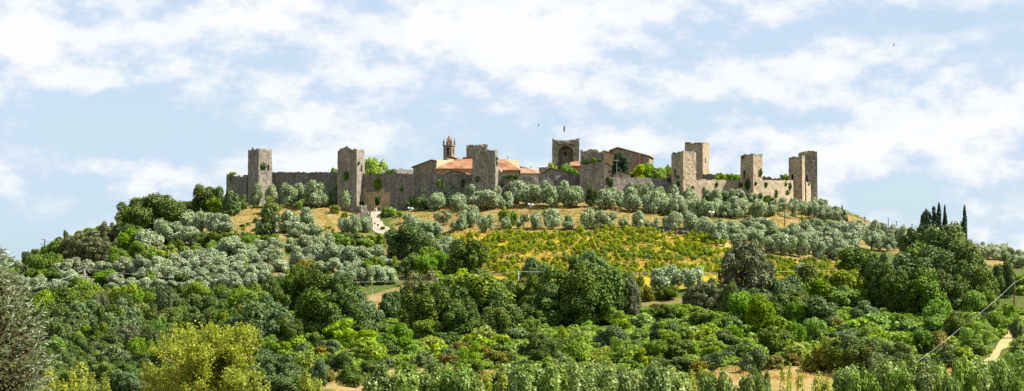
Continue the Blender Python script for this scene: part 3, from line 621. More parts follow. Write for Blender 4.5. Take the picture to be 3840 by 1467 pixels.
def proto(kind, nvar, mt, nleaf, lobes, leafsz, aspect, tr=None, bark='bark', **kw):
    L = []
    for s in range(nvar):
        v, f = crown(hash_(kind)+s*13, nleaf, max(5, int(lobes*(.6+.16*s)) if 'olive' in kind else lobes), leafsz, aspect, **kw)
        me = D.meshes.new('crown'); me.from_pydata(v.tolist(), [], f.tolist()); me.materials.append(M[mt]); me.polygons.foreach_set('use_smooth', [False]*len(me.polygons))
        tb = trunk(hash_(kind)+s, **(tr or {})); tm = D.meshes.new('trunk'); tm.from_pydata(tb.v, [], tb.f); tm.materials.append(M[bark])
        L.append((me, tm))
    PRO[kind] = L
def hash_(s): return sum(ord(c_)*(i+1) for i, c_ in enumerate(s))
proto('olive', 6, 'olive_leaf', 5000, 16, .072, 2.1, z0=.14, lobe_r=(.26, .42), elong=1.35)
proto('pale_olive', 6, 'olive_leaf_pale', 5000, 16, .072, 1.9, z0=.12, lobe_r=(.26, .42), elong=1.35)
proto('thin_olive', 3, 'olive_leaf', 1300, 11, .085, 2.2, z0=.22, lobe_r=(.2, .34), elong=1.4)
proto('oak', 5, 'oak_leaf', 13000, 34, .042, 2.0, z0=.06, lobe_r=(.14, .34))
proto('wood', 5, 'wood_leaf', 8500, 24, .050, 2.2, z0=.06, lobe_r=(.15, .36))
proto('green', 5, 'green_leaf', 6000, 22, .058, 2.0, z0=.05, lobe_r=(.2, .38))
proto('lime', 3, 'lime_leaf', 4200, 20, .066, 2.0, z0=.05, lobe_r=(.2, .36))
proto('greyish', 4, 'grey_green_leaf', 7500, 24, .052, 1.9, z0=.05, lobe_r=(.2, .36))
proto('ilex', 3, 'ilex_leaf', 16000, 120, .036, 2.0, z0=.02, lobe_r=(.12, .19), rr=(.62, .82), elong=1.2)
proto('brown_ilex', 2, 'ilex_brown_leaf', 11000, 70, .042, 1.8, z0=.03, lobe_r=(.13, .22), rr=(.5, .82), elong=1.2)
proto('bush', 5, 'scrub_leaf', 1500, 10, .12, 1.3, z0=0, lobe_r=(.3, .5))
proto('green_bush', 4, 'green_leaf', 1700, 10, .11, 1.4, z0=0, lobe_r=(.3, .5))
proto('dark_bush', 4, 'oak_leaf', 2200, 12, .10, 1.4, z0=0, lobe_r=(.28, .5))
proto('grey_bush', 3, 'grey_green_leaf', 1700, 11, .11, 1.4, z0=0, lobe_r=(.28, .48))
proto('rusty_bush', 3, 'rusty_leaf', 1500, 11, .11, 1.2, z0=0, lobe_r=(.28, .48))
proto('cypress', 3, 'cypress_leaf', 4200, 16, .16, 9.0, z0=.03, shape='cone', elong=1.2)
proto('cedar', 2, 'cypress_leaf', 5000, 26, .06, 2.2, z0=.06, shape='egg', lobe_r=(.16, .28))
proto('feathery', 3, 'scrub_leaf', 2000, 16, .065, 2.0, z0=.1, lobe_r=(.14, .28), elong=1.8, shape='vase')
proto('poplar', 4, 'poplar_leaf', 12000, 46, .062, 6.2, z0=.42, lobe_r=(.16, .30), rr=(.35, .78), elong=1.1, bark='pale_bark', shape='vase')
proto('yellow_poplar', 3, 'yellow_poplar_leaf', 6500, 34, .058, 6.5, z0=.1, lobe_r=(.14, .26), bark='pale_bark')
proto('vine', 6, 'vine_leaf', 260, 6, .17, 1.5, z0=.2, lobe_r=(.3, .6), tr=dict(r=.05, limbs=3))
names = {'olive': ('olive_tree', 'olive'), 'pale_olive': ('olive_tree', 'olive'), 'thin_olive': ('olive_tree', 'olive'), 'oak': ('oak_tree', 'tree'), 'wood': ('broadleaf_tree', 'tree'),
 'green': ('broadleaf_tree', 'tree'), 'lime': ('broadleaf_tree', 'tree'), 'greyish': ('broadleaf_tree', 'tree'), 'ilex': ('holm_oak', 'tree'), 'brown_ilex': ('holm_oak', 'tree'),
 'bush': ('bush', 'bush'), 'green_bush': ('bush', 'bush'), 'dark_bush': ('bush', 'bush'), 'grey_bush': ('bush', 'bush'), 'rusty_bush': ('bush', 'bush'),
 'cypress': ('cypress_tree', 'cypress'), 'cedar': ('cedar_tree', 'cedar'), 'feathery': ('shrub', 'shrub'), 'poplar': ('poplar_tree', 'poplar'), 'yellow_poplar': ('poplar_tree', 'poplar'), 'vine': ('grapevine', 'vine')}
look = {'olive': 'silvery olive', 'pale_olive': 'pale silver olive', 'thin_olive': 'thin sparse olive', 'oak': 'dark green oak', 'wood': 'deep green tree', 'green': 'fresh green tree', 'lime': 'yellow-green tree',
 'greyish': 'grey-green tree', 'ilex': 'dark olive-grey holm oak', 'brown_ilex': 'brownish holm oak', 'bush': 'light green bush', 'green_bush': 'bright green bush', 'dark_bush': 'dark green bush', 'grey_bush': 'grey-green bush',
 'rusty_bush': 'rusty brown-green bush', 'cypress': 'dark cypress', 'cedar': 'dark cedar', 'feathery': 'feathery light green shrub', 'poplar': 'green poplar', 'yellow_poplar': 'yellowish thin poplar'}
cnt = {}
def plant(kind, x, y, H, W, label, group=None, z=None, rot=None, trunk_on=True):
    nm, cat = names[kind]; L = PRO[kind]; k = cnt.get(kind, 0); cnt[kind] = k+1; cm, tm = L[k % len(L)]
    z = ground(x, y) if z is None else z
    r = thing(nm, label, cat, (x, y, z-.05), group); r.rotation_euler.z = random.uniform(0, 6.28) if rot is None else rot
    r.scale = (W/2, W/2*random.uniform(.85, 1.15), H)
    if group and 'poplar' in kind: pass
    for n_, me in (('crown', cm), ('trunk', tm))[:2 if trunk_on else 1]:
        o = D.objects.new(n_, me); o.parent = r; C.objects.link(o)
    return r
ORD = ['first', 'second', 'third', 'fourth', 'fifth', 'sixth', 'seventh', 'eighth', 'ninth', 'tenth', 'eleventh', 'twelfth', 'thirteenth', 'fourteenth', 'fifteenth', 'sixteenth', 'seventeenth', 'eighteenth', 'nineteenth', 'twentieth', 'twenty-first', 'twenty-second', 'twenty-third', 'twenty-fourth', 'twenty-fifth', 'twenty-sixth', 'twenty-seventh', 'twenty-eighth', 'twenty-ninth', 'thirtieth']
FR = {'A': (800, 480, .42683), 'B': (800, 700, .40650), 'C': (1600, 680, .38820), 'D': (2400, 680, .42680), 'E': (0, 600, .50820), 'F': (3100, 700, .45735), 'G': (0, 900, .57623),
      'H': (960, 900, .57623), 'I': (1920, 900, .57623), 'J': (2880, 900, .57623), 'K': (1100, 1060, .41356), 'L': (2000, 1060, .41356), 'M': (2800, 1060, .41365), 'N': (0, 1060, .46584), 'P': (800, 840, .28455), 'S': (0, 0, 1)}
OCC = []
def row(fr, kind, where, group, items, y=None):
    """items: (X, Ytop, Ybase, width[, kind]) in the zoom frame fr; labels count from the left in `where`"""
    u0, v0, s = FR[fr]; it = []
    for q in items:
        it.append((u0+q[0]*s, v0+q[1]*s, v0+q[2]*s, q[3]*s, q[4] if len(q) > 4 else kind))
    it.sort(); ws = sorted(i[3] for i in it); med = ws[len(ws)//2]; n = len(it)
    for k, (u, vt, vb, w, kd) in enumerate(it):
        if y is None: g = hit(u, vb)
        else: g = Vector(((u-UC)/F*y, y, 0)); g.z = ground(g.x, y)
        H = (VH-vt)/F*g.y-g.z; W = px(w, g.y)
        size = 'wide ' if w > 1.2*med else 'narrow ' if w < .8*med else ''
        side = 'left' if k <= n/2 else 'right'; o_ = ORD[k] if side == 'left' else ORD[n-1-k]
        lab = f"{size}{look[kd]}, {o_} from {side}, {where}"
        if n == 1: lab = f"{look[kd]}, {where}"
        big = 1.22 if fr == 'N' else 1.16 if 'left grove' in where or 'right grove' in where else 1.12 if kd in ('oak', 'wood', 'greyish') else 1.06; plant(kd, g.x, g.y, max(H, 1.0)*(1.05 if fr == 'N' else 1), W*big, lab, group); OCC.append((u, vb, w))
# ------------------------------------------------------------------ the trees of the photograph
OG = 'olive trees on the castle hill'
row('A', 'olive', 'olives against the wall left of gate', OG, [(355,490,700,130),(515,500,700,125),(650,492,700,140),(750,492,700,130),(865,472,700,180),(945,490,700,120),(1035,510,700,120),(1190,512,735,140)])
row('A', 'olive', 'alone against the wall just right of the gate', OG, [(1565,512,725,150)])
row('B', 'olive', 'olives on bank below two left towers', OG, [(480,295,445,155),(690,225,430,190),(830,200,400,190),(785,330,475,160),(940,345,470,150),(1240,275,440,160),(1320,290,440,120),(1415,270,420,115)])
row('B', 'olive', 'olives left of the bare straw bank', OG, [(150,262,430,165),(45,250,430,140)])
row('E', 'olive', 'olives between hilltop trees and straw bank', OG, [(1400,375,535,130),(1490,385,540,130),(1570,395,545,120),(1240,445,640,170),(1105,520,690,170),(1370,495,630,170),(890,565,690,130,'pale_olive')])
row('B', 'olive', 'top line of left grove', OG, [(150,462,640,160),(310,530,660,140),(430,485,620,120),(560,472,620,140),(745,480,600,130),(865,450,590,150),(960,455,590,120),(1050,430,560,120),(40,560,680,140)])
row('B', 'pale_olive', 'second line of left grove', OG, [(740,555,750,160,'olive'),(870,540,690,140),(980,530,690,130),(1090,522,700,150),(1195,540,710,130),(1290,550,710,150,'olive'),(1400,555,690,150,'olive'),(1500,540,680,140,'olive'),(490,575,690,130),(590,578,710,130,'olive'),(200,630,750,150),(65,645,770,150),(400,620,730,150,'olive')])
row('B', 'pale_olive', 'third line of left grove', OG, [(200,700,815,135),(75,725,830,115),(340,710,820,120),(465,695,800,150),(625,668,790,160,'olive'),(870,650,760,140),(975,688,790,110,'olive'),(1110,658,790,140),(1225,690,800,120,'olive'),(1320,668,780,120),(1570,640,760,120),(1645,672,770,100)])
row('B', 'pale_olive', 'lowest line of left grove', OG, [(60,808,925,130),(185,788,940,145),(350,795,935,110),(475,768,930,160),(625,800,900,120),(1240,740,910,190,'olive'),(1400,738,910,160,'olive'),(1510,728,900,150,'olive'),(1620,740,900,160,'olive')])
row('E', 'pale_olive', 'upper lines of far left grove', OG, [(470,735,865,140),(565,722,850,120),(650,740,855,120),(750,750,855,110),(830,762,850,90),(915,718,865,150),(1040,708,855,140),(1180,716,865,140),(1285,692,845,130),(1380,668,800,110),(1490,660,800,120),(1590,655,800,130),(1390,710,840,120),(1500,720,850,140),(1620,715,840,110),(1700,570,720,150,'olive'),(1820,610,740,130,'olive'),(1740,700,820,120)])
row('E', 'pale_olive', 'lower lines of far left grove', OG, [(160,850,960,120),(290,848,960,130),(215,870,960,90),(425,880,965,110),(540,820,930,130,'olive'),(640,860,940,100),(740,870,930,130),(860,840,930,120),(1060,795,880,110),(940,870,980,110),(1050,870,980,130),(1180,785,900,140),(1290,790,900,120),(1390,790,880,110),(1200,880,960,120),(1290,890,960,110),(1500,800,890,100),(1630,780,880,100),(850,905,965,90)])
row('E', 'pale_olive', 'left grove edge above the dark wood', OG, [(1420,865,985,130),(1510,858,985,130),(1640,850,985,130),(1730,828,985,130),(1845,840,980,100),(1730,765,850,110),(1840,770,870,110)])
row('B', 'olive', 'olives stepping down beside path bend', OG, [(1790,245,330,80),(1830,275,430,140),(1960,318,480,170),(2070,330,470,110),(1910,400,520,140),(2040,430,570,180),(2140,465,610,170),(2190,540,710,150),(2120,520,640,120)])
row('C', 'olive', 'rearmost olives hugging the middle wall', OG, [(-10,55,240,120),(60,45,235,140),(250,32,225,135),(430,18,225,160),(595,28,205,130),(690,50,205,90),(880,2,215,180),(1110,2,205,150),(1310,0,200,120),(1540,12,170,150),(1790,60,200,110),(1960,20,190,110),(2130,15,150,110),(2290,55,190,120),(2375,40,180,150),(2540,70,230,140)])
row('C', 'olive', 'olive line above the shadowed straw bank', OG, [(120,108,285,160),(315,118,290,175),(565,92,290,240),(770,104,275,165),(1000,42,240,200),(1200,48,255,180),(1440,48,258,200),(1725,86,270,210),(1955,68,295,215),(1860,95,270,120),(2160,98,295,165),(2290,110,315,150),(2430,125,340,160),(2390,170,350,110),(2550,110,335,140)])
row('C', 'olive', 'spaced olives along vineyard top edge', OG, [(160,288,435,140,'thin_olive'),(305,315,490,170),(415,242,440,160),(570,325,500,140),(770,345,465,85),(935,310,460,110,'thin_olive'),(890,370,465,90,'thin_olive'),(1060,300,470,120),(1215,272,465,170),(1390,328,472,130),(1560,262,465,145),(1735,288,472,170),(1890,360,452,105),(2040,292,475,145),(2130,380,460,70),(2205,348,462,85),(2360,303,495,170)])
row('D', 'olive', 'rearmost olives under the right wall', OG, [(50,18,190,110),(180,52,200,110),(290,38,180,120),(445,80,170,75),(575,78,190,110),(660,70,190,110),(770,75,190,120),(860,70,180,100),(915,58,175,100),(985,105,210,70)])
row('D', 'olive', 'packed olives below the right wall', OG, [(90,95,290,160),(200,100,300,130),(245,160,310,110),(340,165,325,130),(410,140,325,120),(480,155,325,120),(570,160,330,120),(640,170,320,120),(740,185,325,140),(690,150,300,110),(830,138,315,140),(930,155,325,120),(870,190,330,100),(1040,165,325,140),(520,200,330,100)])
row('D', 'thin_olive', 'grassy slope under last towers', OG, [(1130,200,310,100),(1180,160,290,80),(1250,190,300,90),(1340,185,330,90),(1260,140,230,90),(1420,190,325,100),(1480,200,330,100)])
row('D', 'olive', 'crowded olives below the rightmost tower', OG, [(1340,150,250,90),(1420,165,250,90),(1500,140,250,90),(1560,155,260,90),(1610,165,270,90),(1550,190,330,100),(1610,210,340,100),(1670,215,300,90),(1720,220,320,90),(1660,240,350,100),(1710,250,355,100),(1770,248,355,90),(1480,180,300,90),(1590,250,350,90),(1790,270,350,60)])
row('D', 'olive', 'first line right of parked car', OG, [(270,278,455,155),(460,288,470,150),(590,315,495,140),(555,330,440,90),(700,338,545,175),(800,350,480,120),(890,395,560,180),(1030,428,575,160),(960,400,520,110)])
row('D', 'olive', 'upper lines of right grove', OG, [(850,350,470,120),(940,320,450,150),(1060,320,450,130),(1150,340,460,110),(1110,380,500,130),(1220,400,520,140),(1330,370,500,150),(1440,350,470,130),(1520,330,450,130),(1590,340,470,120),(1680,340,450,130),(1640,400,520,130)])
row('D', 'pale_olive', 'bright middle of right grove', OG, [(1720,360,500,150),(1790,350,510,150),(1850,380,560,150),(1690,420,560,140),(1770,440,590,150),(1400,420,540,140),(1540,420,540,140),(1900,350,470,120)])
row('D', 'olive', 'lowest line of right grove', OG, [(1180,470,625,140,'olive'),(1270,460,650,160),(1395,465,670,150),(1350,500,640,110),(1490,470,640,130),(1565,520,690,110),(1670,490,670,140,'pale_olive'),(1740,500,690,160,'pale_olive'),(1850,510,660,130,'pale_olive')])
row('F', 'pale_olive', 'right skyline before big rounded tree', OG, [(260,275,430,110),(225,300,450,100),(330,300,440,100),(400,280,450,110),(450,300,440,110),(370,370,520,140,'olive'),(495,390,530,130,'olive'),(590,350,480,130,'olive'),(540,320,450,110),(640,325,490,110),(690,345,480,90),(300,340,440,110)])
row('F', 'pale_olive', 'olives on far right skyline', OG, [(1220,470,585,110),(1270,480,590,110),(1330,490,600,120),(1390,500,600,110),(1450,510,610,110),(1500,500,590,100),(1550,560,660,120,'olive'),(1600,570,665,110,'olive'),(1430,470,560,110,'olive'),(1360,468,560,80,'olive'),(1580,520,640,110,'olive'),(1260,455,560,60,'olive')])
row('I', 'olive', 'round olive trio below the vineyard', OG, [(955,190,335,150),(1055,168,320,130),(1175,175,320,150)])
row('I', 'olive', 'tucked behind right end of the oak row', None, [(745,225,330,80,'pale_olive')])
row('J', 'pale_olive', 'top sticking up at lower right vineyard corner', None, [(215,150,230,100)])
# other trees on the hill
WG = 'broadleaf trees of the hill'
row('E', 'oak', 'high trees on left skyline', WG, [(1010,285,520,230,'wood'),(1110,262,520,280,'wood'),(1220,275,500,260,'wood'),(910,380,500,130,'green'),(1390,305,420,170,'wood'),(1480,240,400,130,'wood'),(1540,190,400,200,'wood'),(1600,205,400,130,'wood'),(1330,340,420,120,'green'),(1010,480,620,160,'wood'),(1230,520,620,140,'oak')])
row('E', 'dark_bush', 'shrubs left of leftmost tower', 'shrubs at the tower foot', [(1700,228,405,110,'grey_bush'),(1700,300,410,130),(1780,265,370,90)])
row('E', 'lime', 'left of the crumbling wall end', None, [(1595,285,410,110)])
row('E', 'brown_ilex', 'brownish trees on left slope', WG, [(650,528,750,290),(545,560,730,190),(760,575,760,190),(800,463,620,150)])
row('E', 'green', 'trees stepping down left skyline', WG, [(485,522,620,36,'dark_bush'),(560,545,700,160),(440,575,730,180),(380,600,740,140),(330,640,760,110,'wood'),(640,505,620,150),(720,490,600,120),(300,700,850,180),(380,690,850,140,'green'),(250,660,780,100,'wood'),(190,680,780,80,'greyish'),(60,715,800,90,'wood'),(120,740,850,120,'thin_olive'),(180,780,880,120,'greyish'),(100,800,900,120,'green'),(30,780,900,100,'green'),(230,800,920,110,'wood')])
row('E', 'green', 'green trees in upper left grove', WG, [(960,510,700,170,'green'),(850,640,780,110,'green'),(1030,600,720,120,'green'),(1150,640,740,120,'lime'),(1230,630,720,120,'lime'),(1290,590,700,90,'wood'),(1500,540,640,120,'wood'),(1640,535,640,150,'wood'),(1720,545,630,120,'oak'),(1830,560,650,120,'green'),(800,810,920,170,'green'),(400,800,920,130,'oak'),(330,810,900,110,'green'),(580,870,970,110,'wood'),(1010,670,730,90,'wood')])
row('E', 'green_bush', 'bushes scattered through left grove', 'bushes in the left grove', [(1340,840,930,90,'dark_bush'),(1550,840,920,90,'dark_bush'),(1130,670,750,90),(1450,620,700,90),(1560,600,690,80),(1370,640,720,100),(1800,740,830,80),(1850,700,780,70),(1000,780,850,60),(1120,820,910,80),(1440,660,740,70),(1240,650,720,90,'bush'),(930,700,760,80)])
row('B', 'feathery', 'before wall between left towers', None, [(575,95,265,180),(785,118,215,120)])
row('B', 'dark_bush', 'shrubs on bank between left towers', 'shrubs on the left bank', [(525,200,440,150,'dark_bush'),(390,280,340,50,'green_bush'),(1125,172,250,80,'lime'),(1215,235,290,50,'green_bush'),(300,420,510,80,'dark_bush'),(160,425,510,170,'dark_bush'),(400,440,520,130,'green_bush'),(480,450,520,90,'dark_bush'),(270,355,385,50),(320,340,370,40),(845,145,190,40),(1010,130,180,60),(1195,150,195,40)])
row('B', 'wood', 'large and round, below the gravel path', None, [(1750,348,665,340,'oak')])
row('B', 'oak', 'large and round, lower left vineyard corner', None, [(2350,500,870,330,'oak')])
row('B', 'green', 'between two big round oaks', WG, [(1940,470,690,210,'wood'),(2020,560,780,240,'green'),(1840,620,840,210,'wood'),(1960,640,840,200,'green'),(2090,600,800,150,'green'),(1500,645,790,130,'green'),(1420,670,790,120,'green'),(1690,650,800,100,'lime'),(2060,760,900,150,'lime'),(2180,740,860,120,'wood')])
row('B', 'green_bush', 'brambles below the gravel path', 'bramble bushes', [(1170,430,520,120),(1260,425,530,140,'dark_bush'),(1350,440,540,140,'dark_bush'),(1450,450,540,130),(1530,440,540,100),(1410,480,560,120),(1230,470,550,110),(1110,420,500,90),(560,440,500,80),(1300,480,560,110,'dark_bush')])
row('B', 'rusty_bush', 'just above the big oak mass, left grove', None, [(850,680,790,150)])
row('A', 'green_bush', 'bushes beside gate', 'bushes by the gate', [(1305,640,695,60,'dark_bush'),(1515,700,785,90,'green_bush'),(1570,700,780,90,'bush'),(1640,730,780,60,'green_bush'),(960,650,690,60,'dark_bush')])
row('C', 'feathery', 'shrubs among upper bank olives', 'shrubs on the upper bank', [(755,250,430,110,'green'),(830,290,425,100,'green'),(-150,150,260,120,'greyish'),(-60,130,290,130,'greyish'),(-230,170,260,120,'green_bush'),(800,400,470,50,'green_bush'),(1590,62,250,120,'oak'),(15,200,270,60,'green_bush')])
row('D', 'green_bush', 'bushes under right end towers', 'bushes under the right towers', [(1130,125,240,90,'wood'),(1275,128,190,40,'dark_bush'),(1160,215,300,60),(1430,320,345,40),(1100,190,300,50)])
row('A', 'green', 'inside the wall, right of the second tower', None, [(1405,270,425,190,'lime')])
# inner trees: on the castle terrace behind the wall
def inner(kind, u, vt, vb, w, y, label, **k): 
    g = P(u, vb, y); plant(kind, g.x, y, (VH-vt)/F*y-g.z, px(w, y), label, 'trees inside the castle', z=g.z, **k)
inner('cedar', 2331, 578, 690, 80, 507, 'dark cedar in front of the big brown stone house')
inner('lime', 2400, 622, 700, 80, 501, 'yellow-green tree inside the wall, right of the cedar'); inner('green', 2440, 616, 700, 90, 503, 'fresh green tree inside the wall, below the big brown house'); inner('green', 2470, 632, 700, 60, 501, 'low green tree inside the wall, nearest the sunlit tower on its left')
inner('lime', 2075, 614, 690, 60, 517, 'yellow-green bushy tree left of the gate tower foot'); inner('green', 2122, 618, 690, 45, 514, 'green bush right below the arched recess'); inner('green_bush', 2150, 634, 690, 60, 494, 'ivy-green bush behind the wall, left of the low ivied tower')
inner('green', 2505, 619, 660, 28, 560, 'small far tree over the grey wall left of the sunlit tower'); inner('green_bush', 2745, 655, 690, 60, 520, 'low bush behind the wall, between sunlit and isolated towers'); inner('green_bush', 2700, 650, 690, 40, 560, 'faint bush on the rear wall right of the sunlit tower')
inner('green', 2945, 655, 700, 62, 530, 'leafy bush behind the wall left of the slim tower'); inner('bush', 1250, 632, 680, 34, 520, 'small bush just left of the second tower top of wall'); inner('dark_bush', 1470, 636, 680, 45, 560, 'dark bush on the rear rubble right of the second tower')
inner('green_bush', 875, 646, 675, 26, 520, 'grass tuft on top of the crumbling left wall end')
# cypresses
CY = 'cypresses on the right skyline'
for u, vt, vb, w, kd, lab in [(3617, 775, 935, 27, 'cypress', 'solitary tall cypress standing right of the big rounded tree'), (3543, 775, 900, 19, 'cypress', 'slim cypress on the right of the cypress clump'), (3521, 768, 900, 24, 'cypress', 'tallest dense cypress in the middle of the clump'),
    (3498, 780, 900, 42, 'cedar', 'ragged dark conifer touching the tallest cypress on its left'), (3467, 790, 900, 38, 'cedar', 'pointed ragged conifer at the left end of the cypress clump'), (3158, 770, 830, 11, 'cypress', 'thin cypress at the end of the small crowded olives'), (3166, 790, 832, 20, 'cypress', 'low broad cypress beside the thin one, right of the castle'), (3600, 845, 935, 20, 'cypress', 'short cypress mostly hidden behind the big rounded tree')]:
    y = 478 if u < 3300 else 462; g = P(u, vb, y); gz = ground(g.x, y); plant(kd, g.x, y, (VH-vt)/F*y-gz, px(w*1.15, y), lab, CY)
# the woods below the vineyard
row('P', 'oak', 'big oak mass below left grove', WG, [(1010,590,1150,420,'oak'),(1350,565,1150,400,'oak'),(1620,680,1200,360,'oak'),(800,700,1200,300,'oak'),(1850,830,1250,330,'wood'),(1200,560,900,250,'wood')])
row('H', 'oak', 'middle wood under the cable', WG, [(380,330,640,300,'oak'),(560,340,650,280,'oak'),(690,340,600,230,'greyish'),(70,430,700,300,'greyish'),(1080,212,480,260,'brown_ilex'),(1120,300,620,280,'oak'),(1290,310,620,270,'oak'),(1220,260,520,220,'wood'),(1450,228,590,330,'wood'),(1590,330,620,230,'wood'),(1340,400,640,220,'oak'),(1520,440,640,200,'wood'),(1000,420,560,150,'oak'),(890,340,520,150,'greyish'),(850,420,520,110,'lime'),(1650,270,460,180,'wood'),(1310,190,330,160,'lime'),(1190,205,340,150,'green'),(1560,250,400,160,'wood')])
row('I', 'oak', 'dense oak row below vineyard', WG, [(140,240,480,190,'wood'),(160,120,320,180,'greyish'),(300,190,540,260,'wood'),(420,180,550,260,'wood'),(560,195,540,270,'wood'),(670,220,500,200,'wood'),(520,80,260,200,'greyish'),(440,110,250,130,'wood'),(220,290,560,240,'oak'),(340,340,570,260,'oak'),(480,340,560,260,'oak'),(640,330,510,200,'oak'),(775,262,500,125,'ilex'),(60,290,460,150,'wood'),(90,250,400,110,'rusty_bush'),(820,240,400,100,'wood'),(-20,260,470,150,'wood')])
row('I', 'ilex', 'holm oak pair below vineyard', WG, [(1515,22,450,320,'ilex'),(1245,285,470,230,'ilex')])
row('I', 'green', 'around small green meadow', WG, [(960,300,390,110,'wood'),(1030,300,385,120,'green'),(880,310,400,90,'rusty_bush'),(960,412,450,110,'rusty_bush'),(1060,418,470,130,'bush'),(1150,420,500,170,'green'),(1080,420,520,160,'green'),(970,430,540,150,'wood'),(1290,250,380,110,'greyish'),(1400,280,480,130,'wood'),(1230,460,570,140,'wood'),(1340,470,580,170,'green')])
row('I', 'green', 'trees before great holm oak', WG, [(1510,342,570,190,'green'),(1640,360,600,200,'green'),(1600,320,480,160,'greyish'),(1590,240,440,150,'greyish'),(1500,270,430,120,'oak')])
row('J', 'oak', 'great rounded mass at right', WG, [(985,-85,300,230,'wood'),(1080,-90,320,280,'wood'),(1180,-40,340,260,'wood'),(1250,10,370,230,'wood'),(960,30,360,300,'wood'),(1100,60,420,330,'oak'),(850,100,420,240,'greyish'),(780,110,450,220,'oak'),(890,200,490,250,'oak'),(1020,200,490,260,'wood'),(1140,210,480,240,'oak'),(1230,150,430,210,'wood'),(1320,190,450,200,'wood'),(690,140,400,150,'oak'),(980,310,495,150,'wood'),(1120,340,480,150,'greyish'),(860,290,490,180,'oak')])
row('J', 'oak', 'left of great rounded mass', WG, [(590,55,300,230,'wood'),(240,165,400,270,'wood'),(120,240,420,200,'greyish'),(30,250,440,200,'greyish'),(330,260,430,190,'green'),(430,220,400,200,'lime'),(540,200,400,190,'lime'),(500,300,450,200,'green'),(600,320,440,140,'green'),(390,310,440,150,'wood'),(180,330,460,180,'wood')])
row('J', 'wood', 'right edge beyond great mass', WG, [(1540,110,375,140,'oak'),(1420,190,450,180,'wood'),(1330,335,485,140,'green'),(1400,300,480,130,'green'),(1650,230,340,120,'green'),(1480,240,400,100,'wood'),(1640,290,360,90,'bush')])
row('J', 'green', 'low growth in right scrub', WG, [(320,375,580,240,'greyish'),(60,360,560,180,'wood'),(170,380,560,130,'green'),(620,400,540,160,'greyish'),(770,470,560,130,'green'),(680,540,630,120,'bush'),(1100,390,560,150,'green'),(1215,470,650,160,'wood'),(830,480,560,120,'bush'),(60,570,750,180,'wood'),(300,510,680,130,'green'),(170,530,690,140,'green'),(410,600,700,110,'greyish'),(490,550,640,70,'oak'),(1010,590,740,150,'wood'),(1105,600,740,140,'rusty_bush'),(530,600,840,230,'greyish'),(600,640,860,240,'oak'),(470,660,860,190,'oak'),(350,700,850,240,'rusty_bush'),(680,700,855,150,'greyish'),(830,668,835,180,'greyish'),(930,620,750,110,'green_bush'),(1620,512,640,80,'greyish'),(1030,760,850,110,'grey_bush'),(50,755,840,140,'rusty_bush'),(170,680,790,200,'bush'),(-80,700,860,170,'greyish'),(1170,730,830,140,'grey_bush'),(1260,700,810,130,'green_bush'),(1345,650,750,120,'green_bush'),(1640,650,780,120,'green_bush'),(1650,700,820,120,'green_bush'),(1600,740,850,130,'green_bush'),(1400,520,625,110,'green_bush'),(1350,540,660,110,'bush'),(1500,470,580,110,'bush'),(1450,410,520,100,'green_bush'),(1560,420,520,90,'bush')])
row('I', 'green', 'low growth in middle scrub', WG, [(230,620,790,170,'oak'),(180,690,810,130,'oak'),(330,560,700,100,'feathery'),(640,560,700,170,'greyish'),(980,530,650,170,'greyish'),(700,600,680,100,'green_bush'),(1000,640,780,280,'wood'),(900,660,800,180,'wood'),(1120,660,760,180,'green'),(1250,570,690,150,'lime'),(1370,590,700,170,'wood'),(1310,640,740,120,'green'),(1080,760,870,220,'wood'),(960,770,870,160,'wood'),(1230,790,890,130,'rusty_bush'),(1510,680,780,200,'oak'),(1320,730,850,150,'greyish'),(450,640,820,180,'green'),(560,700,830,170,'lime'),(330,740,850,150,'greyish'),(120,500,610,120,'green'),(100,560,620,90,'oak'),(1440,560,660,110,'green_bush'),(850,480,560,140,'bush')])
row('K', 'green', 'low growth in left scrub', WG, [(970,375,560,170,'green'),(1230,340,520,260,'green'),(1150,380,520,140,'green'),(1830,365,490,160,'greyish'),(1960,420,520,130,'green_bush'),(180,450,600,160,'wood'),(320,520,660,180,'greyish'),(650,430,590,220,'lime'),(520,500,620,160,'green_bush'),(720,560,690,180,'green_bush'),(600,600,700,120,'dark_bush'),(880,560,680,150,'dark_bush'),(400,640,800,200,'oak'),(520,760,945,230,'wood'),(120,560,880,260,'greyish'),(260,700,900,160,'greyish'),(700,690,830,200,'wood'),(830,700,830,160,'grey_bush'),(1030,720,850,170,'green'),(1250,700,830,170,'greyish'),(1580,690,850,230,'wood'),(1500,540,650,200,'rusty_bush'),(1700,560,680,200,'rusty_bush'),(1650,480,590,180,'bush'),(1850,560,660,180,'dark_bush'),(1330,560,680,170,'bush'),(1100,560,680,150,'bush'),(1400,640,760,150,'rusty_bush'),(2240,440,640,150,'dark_bush'),(1870,640,760,170,'rusty_bush'),(2030,560,700,160,'bush'),(1180,640,760,170,'grey_bush'),(320,800,900,120,'rusty_bush'),(1750,840,984,200,'rusty_bush'),(2070,700,830,200,'greyish'),(1980,620,760,150,'bush')])
row('N', 'wood', 'upper band of left wood', WG, [(330,80,330,180,'green'),(440,60,330,200,'wood'),(560,80,330,180,'wood'),(660,0,220,180,'green'),(760,30,230,160,'green'),(700,90,300,160,'wood'),(800,100,340,130,'ilex'),(850,30,200,110,'wood'),(930,50,260,160,'lime'),(1030,28,250,160,'lime'),(1000,100,330,180,'oak'),(1120,70,250,120,'green'),(1180,100,300,150,'green'),(1300,50,330,200,'greyish'),(1400,90,330,170,'greyish'),(1620,10,230,220,'green'),(1740,50,250,180,'wood'),(1840,70,280,160,'wood'),(1580,110,300,170,'ilex'),(1510,110,320,170,'oak'),(1960,60,300,200,'green'),(2060,40,300,190,'green'),(2150,120,380,230,'greyish'),(2010,130,360,170,'wood'),(1440,20,160,90,'oak'),(1700,120,320,180,'oak')])
